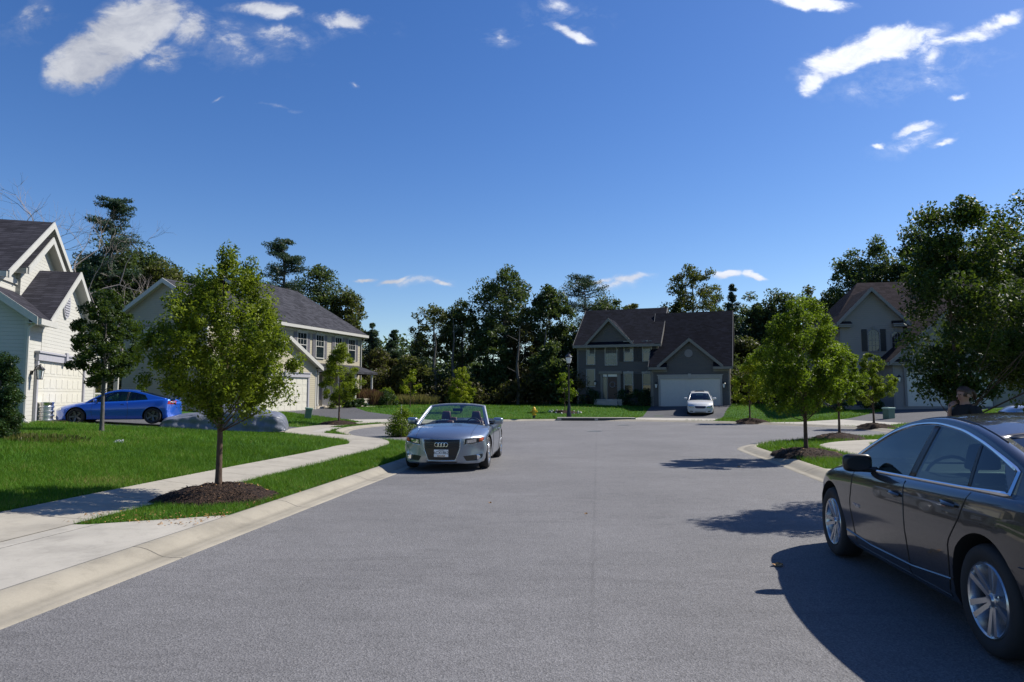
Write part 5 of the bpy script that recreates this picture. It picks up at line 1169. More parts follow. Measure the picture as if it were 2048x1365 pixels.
                Dm = MB(); Dm.lathe([(rr*.8, -.12), (rr*.8, -.14)], n=30, axis='y'); Dm.lathe([(rr-.02, -w+.05), (rr-.02, -w+.06)], n=30, axis='y'); dm = Dm.mesh('brake_disc', CM['disc'], False)
                we.location = (ax, y, r); we.rotation_euler = (0, S.get('spin', .3)*ax, 0 if s > 0 else math.pi); link(we, c.e)
                if 'steer' in S and ax == max(S['axles']): we.rotation_euler[2] += S['steer']
                for nm, me in (('tyre', tm), ('rim', rm), ('brake_disc', dm)): link(bpy.data.objects.new(nm, me), we)
    # ---- glasshouse
    def cabin(c, rail, belt0, belt1, wins, tumble=.42, hx=(0, 0), crown=.06, chrome=None, glass='glass', pillar=None, wsf=.955, inner='inner', shield='shield', sill=.0, seats=((.1, .37), (.1, -.37)), roofm=None, back=True, sunroof=None):
        """rail: (x, z) points of the roof edge from windscreen base to rear glass base; wins: side windows ((xb0, xt0), (xb1, xt1))"""
        rl = Curve1(rail); xa, xb = max(p[0] for p in rail), min(p[0] for p in rail); pm = CM['plastic'] if pillar is None else pillar
        zb_ = lambda x: c.zs(x)+sill
        hw = lambda x, z: c.w(x)*wsf-.045-tumble*max(0, z-c.zs(x))-.10*max(0, z-c.zs(x))**2
        c.hw, c.rl = hw, rl
        h0, h1 = hx
        def rf(u, v):
            x = xb+(xa-xb)*u; z = rl(x); y = hw(x, z)*(2*v-1); q = 1-abs(2*v-1)**2.4; bow = 0
            if x > h0: bow = .16*q*((x-h0)/(xa-h0))**1.2*.8
            if x < h1: bow = -.12*q*((h1-x)/(h1-xb))
            return (x+bow, y, z+crown*q*(.35+.65*min(1, max(0, (xa-x)/(xa-h0+1e-6)), (x-xb)/(h1-xb+1e-6) if x < h1 else 1)))
        N, NV = 60, 24; parts = {'roof': MB(), 'windscreen': MB(), 'rear_window': MB(), 'screen_frame': MB()}
        for i in range(N):
            for j in range(NV):
                u = (i+.5)/N; x = xb+(xa-xb)*u; v = abs(2*(j+.5)/NV-1)
                if x > h0: k = 'windscreen' if v < .91 and x < xa-.05 and x > h0+.03 else ('screen_frame' if x < h0+.03 or v < .91 else 'roof')
                elif x < h1: k = 'rear_window' if v < .86 and x > xb+.05 and x < h1-.03 else ('screen_frame' if v < .86 else 'roof')
                else: k = 'roof'
                if not back and x <= h0-.06: continue
                P = [rf(i/N, j/NV), rf((i+1)/N, j/NV), rf((i+1)/N, (j+1)/NV), rf(i/N, (j+1)/NV)]; parts[k].add(P, [(0, 1, 2, 3)])
        c.rf = rf; c.uu = lambda x: (x-xb)/(xa-xb)
        parts['roof'].build('roof', roofm or c.P, c.e, smooth=True, sharp=60, weld=True, solid=.02)
        parts['windscreen'].build('windscreen', CM[shield], c.e, smooth=True, sharp=60, weld=True)
        if back: parts['rear_window'].build('rear_window', CM[glass], c.e, smooth=True, sharp=60, weld=True)
        parts['screen_frame'].build('screen_frame', CM['plastic'], c.e, smooth=True, sharp=60, weld=True, solid=.015)
        if not back: return
        gap = .05
        zu = lambda x: max(rl(x)-gap, zb_(x)+.004)
        def pan(x00, x01, x10, x11, lo, hi, nu=26, nv=8, off=0):
            m_ = MB(); res = []
            for s in (1, -1):
                def fn(u, v):
                    x = (x00+(x10-x00)*u)*(1-v)+(x01+(x11-x01)*u)*v; z = lo(x)+(hi(x)-lo(x))*v; return (x, s*(hw(x, z)+off), z)
                res.append(MB().grid(fn, nu, nv))
            return res
        for (b0, t0), (b1, t1) in wins:
            for g_m in pan(b0, t0, b1, t1, lambda x: zb_(x)+.012, zu): g_m.build('side_window', CM[glass], c.e, smooth=True, sharp=70)
        W_ = sorted(wins, key=lambda w: -w[0][0]); W_ = [w if w[0][0] > w[1][0] else (w[1], w[0]) for w in W_]
        for a, b in zip(W_[:-1], W_[1:]):
            for g_m in pan(a[1][0], a[1][1], b[0][0], b[0][1], lambda x: zb_(x)+.0, zu, 4, 8, .002): g_m.build('pillar', CM['plastic'], c.e, smooth=True, solid=.02)
        # band over the windows, front triangle and rear quarter, in body colour
        for g_m in pan(xa-.0, xa-.0, xb, xb, zu, lambda x: max(rl(x), zu(x)+.001), 60, 3, 0): g_m.build('roof_rail', c.P, c.e, smooth=True, sharp=70)
        for g_m in pan(xa, xa, W_[0][0][0], W_[0][0][1], lambda x: c.zs(x)-.03, zu, 12, 6, .0): g_m.build('front_quarter', CM['plastic'] if belt0 else c.P, c.e, smooth=True)
        for g_m in pan(W_[-1][1][0], W_[-1][1][1], xb, xb, lambda x: c.zs(x)-.03, zu, 22, 8, 0): g_m.build('rear_quarter', c.P, c.e, smooth=True, sharp=70)
        for s in (1, -1):   # sill strip between belt and body
            m_ = MB(); m_.grid(lambda u, v: (xa+(xb-xa)*u, s*((hw(xa+(xb-xa)*u, zb_(xa+(xb-xa)*u)+.012))*(1-v)+c.w(xa+(xb-xa)*u)*.93*v), (zb_(xa+(xb-xa)*u)+.012)*(1-v)+(c.zs(xa+(xb-xa)*u)-.02)*v), 50, 2)
            m_.build('belt_strip', c.P, c.e, smooth=True)
        if chrome:
            x_r = W_[-1][1][0]; x_f = W_[0][0][0]
            for s in (1, -1):
                xs = np.linspace(x_f+.06, x_r-.02, 60); up_ = [Vector((x, s*(hw(x, zu(x)+.018)+.004), zu(x)+.018)) for x in xs]
                dn = [Vector((x, s*(hw(x, zb_(x)+.006)+.010), zb_(x)+.004)) for x in xs]
                m_ = MB(); m_.tube(up_+dn[::-1], [chrome*(1+.8*max(0, 1-abs(i-60)/9)) for i in range(120)], 6); m_.build('window_trim', CM['chrome'], c.e, smooth=True)
        if sunroof:
            m_ = MB(); m_.grid(lambda u, v: tuple(Vector(rf(c.uu(sunroof[0]+(sunroof[1]-sunroof[0])*u), .5+.27*(2*v-1)))+Vector((0, 0, .014))), 6, 6); m_.build('sunroof', CM['plastic'], c.e, smooth=True)
    def seats(c, pos, m='inner', zc=.62, head=1.12, cx=None):
        for i, (x, y) in enumerate(pos):
            mb = MB(); w = .24
            mb.hexa([(x-.28, y-w, .36), (x+.28, y-w, .36), (x+.28, y+w, .36), (x-.28, y+w, .36), (x-.25, y-w, .55), (x+.27, y-w, .58), (x+.27, y+w, .58), (x-.25, y+w, .55)])
            mb.hexa([(x-.3, y-w, .5), (x-.16, y-w, .5), (x-.16, y+w, .5), (x-.3, y+w, .5), (x-.46, y-w*.8, head-.14), (x-.36, y-w*.8, head-.12), (x-.36, y+w*.8, head-.12), (x-.46, y+w*.8, head-.14)])
            o = mb.build('seat', CM[m], c.e, smooth=True, sharp=60, bevel=.04)
            mb = MB(); mb.hexa([(x-.48, y-.12, head-.1), (x-.38, y-.13, head-.1), (x-.38, y+.13, head-.1), (x-.48, y+.12, head-.1), (x-.5, y-.09, head+.09), (x-.42, y-.1, head+.1), (x-.42, y+.1, head+.1), (x-.5, y+.09, head+.09)])
            mb.build('headrest', CM[m], o, smooth=True, bevel=.03)
    def dash(c, x, y, zt=.93):
        w = c.w(0)*.78; mb = MB(); mb.hexa([(x-.42, -w, .4), (x+.15, -w, .4), (x+.15, w, .4), (x-.42, w, .4), (x-.28, -w, zt-.04), (x+.1, -w, zt-.0), (x+.1, w, zt-.0), (x-.28, w, zt-.04)]); mb.build('dashboard', CM['inner'], c.e, bevel=.03, smooth=True)
        mb = MB(); P = [(x-.46-.07*math.cos(.35*i)*1.1, y+.185*math.sin(.35*i), zt-.06+.17*math.cos(.35*i)) for i in range(18)]; mb.tube(P, .014, 6, closed=True); mb.tube([P[9], (x-.44, y, zt-.07), P[4]], .015, 5); mb.tube([P[13], (x-.44, y, zt-.07), (x-.3, y, zt-.12)], .018, 5); mb.build('steering_wheel', CM['inner'], c.e, smooth=True)
    def mirrors(c, x, z, m=None, size=1.0, out=.17):
        for s in (1, -1):
            y = s*(c.w(x)*.93+.0); mb = MB(); cx, cy, cz = x, y+s*out*.72, z; a, b, d = .07*size, .115*size, .075*size
            def fn(u, v):
                t = 2*math.pi*v; k = math.sin(math.pi*u)**.45; px = math.cos(math.pi*u); return (cx+a*1.3*(px if px > 0 else px*.35), cy+b*k*abs(math.cos(t))**.5*np.sign(math.cos(t)), cz+d*k*abs(math.sin(t))**.5*np.sign(math.sin(t)))
            mb.grid(fn, 12, 20); o = mb.build('mirror', m or c.P, c.e, smooth=True, sharp=70, weld=True)
            mb = MB(); mb.tube([(cx-.01, y-s*.06, cz-d*.75), (cx, cy, cz-d*.7)], [.03, .022], 6); mb.build('mirror_arm', CM['plastic'], o, smooth=True)
            mb = MB(); mb.prism([(b*.85*math.cos(q*.4), d*.8*math.sin(q*.4)) for q in range(16)], lambda p, r: (cx-a*.47, cy+p, cz+r), lambda p, r: (cx-a*.50, cy+p, cz+r)); mb.build('mirror_glass', CM['grille'], o)
    def handle(c, x, z, s, L_=.17, m=None):
        P = [c.side(x+L_/2*q, z+.004*q, s, .008+.03*(1-q*q)) for q in (-1, -.6, 0, .6, 1)]; mb = MB(); mb.tube(P, [.011, .015, .016, .015, .011], 8); o = mb.build('door_handle', m or c.P, c.e, smooth=True)
        c.patch('handle_recess', [(x+.07*math.cos(t), z+.03*math.sin(t)) for t in np.linspace(0, 6.1, 14)], lambda a, b, of: c.side(a, b, s, of), CM['plastic'], o, 3, .002, 24, .004)
def plate(c, x, z, s, txt, lean=0, w=.15, h=.076, y0=0.0):
    """licence plate, s=+1 front / -1 rear"""
    mb = MB(); mb.box(-w, w, -h, h, 0, .008); o = mb.build('licence_plate', CM['plate'], c.e, bevel=.004)
    rot = Matrix.Rotation(math.pi/2*s, 4, 'Z') @ Matrix.Rotation(math.pi/2+lean, 4, 'X'); o.matrix_local = Matrix.Translation((x, y0, z)) @ rot
    text(txt, h*1.05, CM['ink'], o, Matrix.Translation((0, .008, .0095)) @ Matrix.Scale(1.0, 4), 'lettering', .001)
    text('MARYLAND', h*.28, CM['ink'], o, Matrix.Translation((0, h*.74, .0095)), 'lettering', .001)
    mb = MB()
    for i in range(9): mb.box(-.08+i*.018, -.066+i*.018, -h*.88, -h*(.5+.14*(i % 2)), .0085, .0105, i % 2)
    mb.build('flag_strip', [CM['ochre'], CM['ink']], o); return o
# ---------------------------------------------------------------- near grey sedan
WB = 2.83
S = dict(keys=[(-2.52, .86, .93, .80), (-2.42, .955, 1.05, .86), (-2.1, 1.0, 1.10, .895), (-1.6, .995, 1.09, .92), (-1.0, .975, 1.05, .928), (0, .945, 1.0, .928), (.7, .925, .99, .925), (1.1, .905, .985, .922), (1.5, .865, .955, .918), (1.9, .80, .885, .90), (2.18, .72, .79, .87), (2.33, .62, .68, .83)],
         paint=((.046, .042, .042), .55, .25, 1.0), axles=(1.415, -1.415), wr=.336, rimf=.68, gap=.062, arch=.0, cab=(-1.55, .72), zb=.17, bf=.46, br=.34)
pf, pr_ = at(1669, 1040, 6.88)[:2], at(1955, 1175, 4.40)[:2]
f = np.array(pf); r = np.array(pr_); d = (f-r)/np.linalg.norm(f-r); hd = math.atan2(d[1], d[0]); nrm = np.array([d[1], -d[0]])
ctr = (f+r)/2+nrm*.905
car = Car('grey_sedan', S, (ctr[0], ctr[1], .004), hd, 'dark brownish grey sedan parked close by at the right edge', 'cars parked along the street and on the drives')
c = car; car.e.scale = (.94, 1, 1)
rail = [(1.18, .925), (.95, 1.05), (.62, 1.20), (.30, 1.32), (0, 1.385), (-.35, 1.408), (-.7, 1.385), (-1.05, 1.325), (-1.4, 1.235), (-1.75, 1.125), (-2.08, 1.02)]
c.cabin(rail, True, True, [((.92, .86), (-.24, -.33)), ((-.35, -.43), (-1.13, -1.08)), ((-1.17, -1.12), (-1.60, -1.44))], tumble=.40, hx=(.26, -1.16), crown=.055, chrome=.0095)
c.wheels((5, True)); c.seats([(.05, .36), (.05, -.36), (-.85, .36), (-.85, -.36)], head=1.13); c.dash(.62, .36, .98)
c.mirrors(.44, 1.0, CM['plastic'], 1.05, .16)
for s in (1, -1):
    c.seam([(.80, .90), (.83, .62), (.80, .35), (.76, .24)], s); c.seam([(-.28, .93), (-.34, .6), (-.34, .24)], s); c.seam([(-1.24, .965), (-1.16, .80), (-1.02, .62), (-.98, .42), (-.95, .24)], s)
    c.seam([(.76, .235), (-.95, .235)], s); c.handle(-.16, .815, s, .19); c.handle(-1.02, .86, s, .19)
    c.seam([(1.0, .33), (.4, .30), (-.4, .31), (-1.0, .36)], s, 'sill_moulding', .008, c.P, .004)
    c.seam([(1.82, .67), (2.15, .6)], s, 'bumper_seam', .004); c.seam([(-1.80, .62), (-2.2, .63)], s, 'bumper_seam', .004)
    c.patch('tail_light', [(-2.0, .86), (-2.2, .93), (-2.3, .90), (-2.25, .78), (-2.12, .76)], lambda a, b, of: c.side(a, b, s, of), CM['redlens'], None, 4, .006)
c.patch('headlight', [(.45, .62), (.78, .66), (.76, .74), (.5, .70)], lambda a, b, of: c.end(a, b, 1, of), CM['lamp']); c.patch('headlight', [(-.45, .62), (-.78, .66), (-.76, .74), (-.5, .70)], lambda a, b, of: c.end(a, b, 1, of), CM['lamp'])
c.patch('grille', [(-.45, .28), (.45, .28), (.55, .52), (-.55, .52)], lambda a, b, of: c.end(a, b, 1, of), CM['grille']); c.patch('upper_grille', [(-.42, .58), (.42, .58), (.42, .66), (-.42, .66)], lambda a, b, of: c.end(a, b, 1, of), CM['grille'])
B_ = lambda a, b, of: c.end(a, b, -1, of)
for s in (1, -1): c.patch('tail_light', [(s*.36, .80), (s*.74, .78), (s*.76, .88), (s*.38, .87)], B_, CM['redlens'], None, 4, .006); c.patch('exhaust', [(s*.50, .24), (s*.66, .24), (s*.66, .30), (s*.50, .30)], B_, CM['chrome'], None, 3, .006, 20)
c.patch('rear_bumper_insert', [(-.62, .20), (.62, .20), (.68, .36), (-.68, .36)], B_, CM['plastic'], None, 4, .003)
mb = MB(); mb.tube([tuple(B_(y_, .555, .002)) for y_ in np.linspace(-.74, .74, 20)], .005, 5); mb.build('bumper_seam', CM['plastic'], c.e, smooth=True)
mb = MB(); mb.tube([tuple(B_(y_, .835, .006)) for y_ in np.linspace(-.34, .34, 12)], .012, 6); mb.build('boot_trim', CM['chrome'], c.e, smooth=True)
mb = MB(); q = B_(0, .68, .01); mb.box(q[0]-.008, q[0], -.15, .15, .605, .755); mb.build('licence_plate', CM['plate'], c.e, bevel=.003)
q = c.side(.66, .60, 1, .004); text('MALIBU', .045, CM['chrome'], c.e, Matrix.Translation(q) @ Matrix.Rotation(math.pi, 4, 'Z') @ Matrix.Rotation(math.pi/2, 4, 'X'), 'lettering', .002)
mb = MB()
P = [c.rf(c.uu(x), .945) for x in np.linspace(.22, -1.25, 20)]; mb.tube([(p[0], p[1], p[2]+.001) for p in P], .006, 5); mb.build('roof_seam', CM['plastic'], c.e, smooth=True); mb = MB(); P = [c.rf(c.uu(x), .055) for x in np.linspace(.22, -1.25, 20)]; mb.tube([(p[0], p[1], p[2]+.001) for p in P], .006, 5); mb.build('roof_seam', CM['plastic'], c.e, smooth=True)
# ---------------------------------------------------------------- silver convertible
S = dict(keys=[(-2.30, .82, .86, .78), (-2.22, .90, .95, .84), (-1.9, .93, .98, .885), (-1.3, .925, .96, .918), (-.6, .90, .93, .925), (.3, .885, .93, .925), (.85, .875, .955, .922), (1.3, .83, .925, .918), (1.8, .765, .855, .90), (2.1, .715, .78, .885), (2.24, .675, .71, .86)],
         paint=((.24, .28, .34), .8, .32, .9), open=1, axles=(1.375, -1.375), wr=.335, gap=.05, cab=(-.94, .62), zb=.16, bf=.40, br=.3)
ptc = (gp(889, 925, .25)); x, y = at(883, 905, 14.25)[:2]
hd2 = -math.pi/2-R(4.4)
fx = (x, y); fwd = (math.cos(hd2), math.sin(hd2)); pos = (x-fwd[0]*2.28, y-fwd[1]*2.28, .012)
c = Car('silver_convertible', S, pos, hd2, 'silver blue convertible with its roof down at the left kerb', 'cars parked along the street and on the drives')
rail = [(.92, .90), (.75, 1.01), (.55, 1.13), (.33, 1.245), (.16, 1.305), (.0, 1.32), (-.2, 1.32), (-.4, 1.32)]
c.cabin(rail, True, True, [], tumble=.42, hx=(.17, -.3), crown=.05, back=False)
c.wheels((10, False)); c.seats([(.02, .37), (.02, -.37)], 'red', head=1.09); c.seats([(-.72, .33), (-.72, -.33)], 'red', head=.92); c.dash(.55, .36, .92); c.mirrors(.52, .985, None, 1.05, .2)
mb = MB(); q = c.rf(c.uu(.25), .5); mb.box(q[0]-.14, q[0]-.1, -.12, .12, q[2]-.13, q[2]-.06); mb.build('rear_view_mirror', CM['plastic'], c.e, bevel=.01)
P = [c.rf(c.uu(x_), 1.0) for x_ in np.linspace(.90, .12, 12)]; P2 = [c.rf(c.uu(.12), v) for v in np.linspace(1, 0, 14)]; P3 = [c.rf(c.uu(x_), 0) for x_ in np.linspace(.12, .90, 12)]
mb = MB(); mb.tube(P+P2[1:-1]+P3, .026, 8); mb.build('screen_surround', mat('satin silver', (.34, .37, .42), .5, .3), c.e, smooth=True)
E = lambda a, b, of: c.end(a, b, 1, of)
gr = c.patch('grille', [(-.37, .655), (.37, .655), (.355, .46), (.27, .245), (-.27, .245), (-.355, .46)], E, CM['grille'], off=.004, rings=6, n=60)
for zz in np.linspace(.28, .62, 9):
    if .35 < zz < .46: continue
    w = .26+(.62-abs(zz-.62))*.14; mb = MB(); mb.tube([tuple(E(y_, zz, .012)) for y_ in np.linspace(-w, w, 11)], .006, 5); mb.build('grille_bar', CM['plastic'], gr, smooth=True)
mb = MB()
rim_ = [(-.385, .665), (.385, .665), (.37, .46), (.28, .23), (-.28, .23), (-.37, .46), (-.385, .665)]; mb.tube([tuple(E(a, b, .006)) for a, b in resample(rim_, 60)], .010, 6); mb.build('grille_surround', CM['rim'], gr, smooth=True)
q = c.end(0, .56, 1, .03)
for i in range(4):
    mb = MB(); yy = -.0945+i*.063; mb.tube([(q[0]+.0, yy+.041*math.cos(t), q[2]+.041*math.sin(t)) for t in np.linspace(0, 2*math.pi, 25)[:-1]], .0065, 6, closed=True); mb.build('badge_ring', CM['chrome'], gr, smooth=True)
q = c.end(0, .385, 1, .025); plate(c, q[0], .385, 1, '6CX1862')
for s in (1, -1):
    hl = c.patch('headlight', [(s*.45, .545), (s*.80, .60), (s*.845, .68), (s*.80, .70), (s*.48, .675)], E, CM['grille'], off=.006)
    c.patch('reflector', [(s*.49, .575), (s*.68, .60), (s*.69, .665), (s*.50, .65)], E, CM['lamp'], hl, 3, .012, 28); c.patch('turn_lens', [(s*.73, .605), (s*.80, .615), (s*.825, .68), (s*.75, .675)], E, CM['amber'], hl, 3, .012, 24)
    mb = MB(); mb.tube([tuple(E(a, b, .012)) for a, b in resample([(s*.455, .67), (s*.45, .55), (s*.63, .565), (s*.82, .61)], 24)], .006, 5); mb.build('light_strip', CM['rim'], hl, smooth=True)
    it = c.patch('air_intake', [(s*.44, .32), (s*.82, .345), (s*.80, .27), (s*.72, .215), (s*.50, .215)], E, CM['plastic'], off=.004)
    qf = c.end(s*.71, .285, 1, .012); mb = MB(); mb.lathe([(.055, .0), (.055, .012), (.045, .014), (.04, .006), (.001, .006)], tuple(qf), 'x', 20); mb.build('fog_lamp', CM['chrome'], it, smooth=True)
    c.seam([(.72, .86), (.74, .55), (.70, .24)], s); c.seam([(-.62, .885), (-.66, .55), (-.60, .24)], s); c.handle(-.46, .77, s); c.seam([(.7, .23), (-.6, .23)], s)
    c.patch('tail_light', [(-2.0, .72), (-2.16, .74), (-2.15, .82), (-1.98, .83)], lambda a, b, of: c.side(a, b, s, of), CM['redlens'], None, 3, .006)
    mb = MB(); xs = np.linspace(c.x1-.08, .95, 24); mb.tube([Vector((x_, s*.60*c.w(x_)/.92, 0))+Vector((0, 0, (c.bvh.ray_cast(Vector((x_-.0, s*.60*c.w(x_)/.92, 2)), Vector((0, 0, -1)))[0] or Vector((0, 0, .7))).z+.0005)) for x_ in xs], .004, 4); mb.build('bonnet_seam', CM['plastic'], c.e, smooth=True)
c.patch('lip_slot', [(-.30, .185), (.30, .185), (.34, .205), (-.34, .205)], E, CM['plastic'], off=.004)
# ---------------------------------------------------------------- blue coupe
S = dict(keys=[(-2.10, .80, .84, .72), (-2.02, .90, .94, .80), (-1.7, .93, .97, .84), (-1.2, .90, .94, .865), (-.4, .85, .9, .87), (.4, .815, .87, .87), (1.0, .775, .85, .865), (1.5, .70, .78, .85), (1.9, .60, .67, .82), (2.06, .52, .58, .78)],
         paint=((.010, .095, .50), .45, .3, 1.0), axles=(1.25, -1.29), wr=.30, gap=.05, cab=(-1.0, .55), zb=.17, bf=.4, br=.3)
nx, ny = at(118, 800, 25.7)[:2]; hd3 = math.atan2(-.27, -.963)
pos = (nx-math.cos(hd3)*2.08, ny-math.sin(hd3)*2.08); c = Car('blue_coupe', S, (*pos, T(*pos)+.015), hd3, 'bright blue coupe nosed up to the cream garage', 'cars parked along the street and on the drives')
rail = [(.98, .80), (.8, .93), (.5, 1.10), (.2, 1.215), (-.15, 1.265), (-.5, 1.25), (-.9, 1.165), (-1.3, 1.05), (-1.7, .95)]
c.cabin(rail, True, True, [((.72, .66), (-.36, -.40)), ((-.42, -.46), (-1.12, -1.0))], tumble=.42, hx=(.16, -.75), crown=.045)
c.wheels((5, False), 'disc'); c.seats([(-.05, .34), (-.05, -.34)], head=1.02); c.dash(.5, .34, .86); c.mirrors(.58, .87, None, .9, .17)
for s in (1, -1):
    c.seam([(.72, .80), (.76, .5), (.70, .22)], s); c.seam([(-.42, .84), (-.46, .5), (-.42, .22)], s); c.handle(-.28, .74, s)
    c.patch('tail_light', [(-1.78, .74), (-2.02, .73), (-2.02, .86), (-1.80, .85)], lambda a, b, of: c.side(a, b, s, of), CM['redlens'], None, 3, .006); c.patch('reverse_lens', [(-1.85, .80), (-2.0, .79), (-2.0, .84), (-1.86, .84)], lambda a, b, of: c.side(a, b, s, of), CM['lamp'], None, 3, .010, 20)
    c.patch('headlight', [(1.78, .54), (2.0, .50), (1.98, .60), (1.80, .63)], lambda a, b, of: c.side(a, b, s, of), CM['lamp'], None, 3, .006)
mb = MB(); mb.hexa([(-2.06, -.6, 1.0), (-1.9, -.6, 1.01), (-1.9, .6, 1.01), (-2.06, .6, 1.0), (-2.07, -.6, 1.02), (-1.9, -.6, 1.03), (-1.9, .6, 1.03), (-2.07, .6, 1.02)]); [mb.box(-2.0, -1.95, q-.02, q+.02, .92, 1.0) for q in (-.5, .5)]; mb.build('spoiler', c.P, c.e)
# ---------------------------------------------------------------- white sedan on the far drive
S = dict(keys=[(-2.5, .84, .9, .80), (-2.4, .95, 1.0, .86), (-1.9, .99, 1.03, .90), (-1.0, .96, 1.0, .925), (0, .94, .98, .925), (1.0, .92, .98, .92), (1.6, .86, .94, .91), (2.1, .76, .85, .89), (2.32, .64, .70, .86)],
         paint=((.62, .62, .59), 0, .3, 1.0), axles=(1.5, -1.45), wr=.325, gap=.045, cab=(-1.5, .65), zb=.2, bf=.36, br=.3)
x, y = at(1401, 830, 47.4)[:2]; hd4 = -math.pi/2-R(14.5); pos = (x-math.cos(hd4)*2.35, y-math.sin(hd4)*2.35)
c = Car('white_sedan', S, (*pos, T(*pos)+.015), hd4, 'white sedan in front of the grey house garage', 'cars parked along the street and on the drives')
zf, zr_ = [T(pos[0]+k*math.cos(hd4), pos[1]+k*math.sin(hd4)) for k in (1.5, -1.45)]; c.e.rotation_euler[1] = math.atan2(zr_-zf, 2.95); c.e.location.z = (zf+zr_)/2+.015
rail = [(1.12, .94), (.9, 1.07), (.6, 1.22), (.3, 1.33), (0, 1.385), (-.4, 1.40), (-.8, 1.37), (-1.2, 1.27), (-1.6, 1.13), (-1.9, 1.02)]
c.cabin(rail, True, True, [((.85, .8), (-.25, -.3)), ((-.33, -.38), (-1.15, -1.05))], tumble=.44, hx=(.30, -1.0), crown=.055, shield='glass', sunroof=(.05, -.38))
c.wheels((7, False)); c.seats([(.0, .36), (.0, -.36)], head=1.12); c.dash(.62, .36, .95); c.mirrors(.72, 1.02, None, 1.0, .2)
E = lambda a, b, of: c.end(a, b, 1, of)
g0 = c.patch('grille', [(-.34, .68), (.34, .68), (.38, .61), (.28, .52), (-.28, .52), (-.38, .61)], E, mat('dark blue grille', (.01, .02, .06), .3), off=.008)
for s in (1, -1):
    c.patch('headlight', [(s*.44, .56), (s*.62, .55), (s*.80, .60), (s*.80, .69), (s*.60, .69), (s*.46, .66)], E, CM['lamp'], None, 4, .006); c.patch('fog_slot', [(s*.50, .27), (s*.72, .27), (s*.72, .33), (s*.50, .33)], E, CM['plastic'], None, 3, .004, 20)
    c.seam([(-.28, .92), (-.3, .5), (-.3, .24)], s); c.handle(-.15, .82, s); c.handle(-.95, .84, s)
c.patch('lower_intake', [(-.36, .24), (.36, .24), (.36, .29), (-.36, .29)], E, CM['plastic'], None, 3, .004, 30)
# ---------------------------------------------------------------- silver car half hidden at the right edge
S2 = dict(S); S2['paint'] = ((.40, .43, .48), .6, .3, 1.0); S2['cab'] = (-1.5, .65)
x, y = at(2002, 815, 24.6)[:2]; hd5 = math.pi+R(14)-R(40); pos = (x-math.cos(hd5)*2.3, y-math.sin(hd5)*2.3)
c = Car('silver_sedan', S2, (*pos, T(*pos)+.015), hd5, 'silver sedan half hidden behind the big shade tree at the right edge', 'cars parked along the street and on the drives')
c.cabin(rail, True, True, [((.85, .8), (-.25, -.3)), ((-.33, -.38), (-1.15, -1.05))], tumble=.44, hx=(.30, -1.0), crown=.055)
c.wheels((7, False)); c.seats([(.0, .36), (.0, -.36)], head=1.12); c.mirrors(.72, 1.02, None, 1.0, .2)
E = lambda a, b, of: c.end(a, b, 1, of); c.patch('grille', [(-.4, .45), (.4, .45), (.45, .66), (-.45, .66)], E, CM['grille'])
for s in (1, -1): c.patch('headlight', [(s*.5, .56), (s*.80, .60), (s*.80, .69), (s*.54, .68)], E, CM['lamp'], None, 4, .006)
# ---------------------------------------------------------------- car under a grey cover
x0, y0 = at(572, 830, 27.0)[:2]; hd6 = math.atan2(-.24, -.97); Lc = 4.35
pos = (x0+math.cos(hd6)*Lc/2, y0+math.sin(hd6)*Lc/2); e = empty('covered_car', (*pos, T(*pos)-.04), hd6, label='car under a slack grey cover behind the foreground maple', cat='covered car', group='cars parked along the street and on the drives')
tp = Curve1([(-2.2, .50), (-2.12, .74), (-1.95, .90), (-1.6, 1.0), (-1.1, 1.22), (-.5, 1.36), (0, 1.36), (.5, 1.2), (.95, .98), (1.5, .88), (2.0, .74), (2.2, .5)])
def cov(u, v):
    x = -2.2+4.4*u; a = (v-.5)*2; s = np.sign(a); a = abs(a); k = min(1, (1-abs(2*u-1))*9)**.5; W = (.93+.05*math.sin(u*9))*(.80+.2*k); zt = tp(x)
    if a < .45: q = a/.45; y = W*.80*q; z = zt-.10*q**3
    elif a < .6: q = (a-.45)/.15; y = W*(.80+.18*q); z = zt-.10-(zt-.1-.8*min(1, zt))*q*.9
    else: q = (a-.6)/.4; z1 = zt-.10-(zt-.1-.8*min(1, zt))*.9; y = W*(.98+.05*q); z = z1*(1-q)+.05*q
    fold = .045*math.sin(u*70+3*math.sin(v*9))*max(0, a-.4)+.02*math.sin(u*31+v*14)+.012*math.sin(v*60+u*11)
    return (x+fold*.6, s*(y+fold*1.2*(a > .4)), max(.02, z+fold*(.6 if a < .5 else .2)))
mb = MB(); mb.grid(cov, 110, 90); n0 = len(mb.v)
for u in (0, 1): mb.grid(lambda a, b: (cov(u, b)[0]+(.03 if u else -.03)*math.sin(a*3), cov(u, b)[1], cov(u, b)[2]*(1-a)+.03*a), 8, 90)
e.scale = (1, 1, .80); mb.build('car_cover', mat('grey car cover', (.125, .135, .165), .45, var=.15, vs=3, bmp=.4, bs=9, bd=.05), e, smooth=True, sharp=80, weld=True)
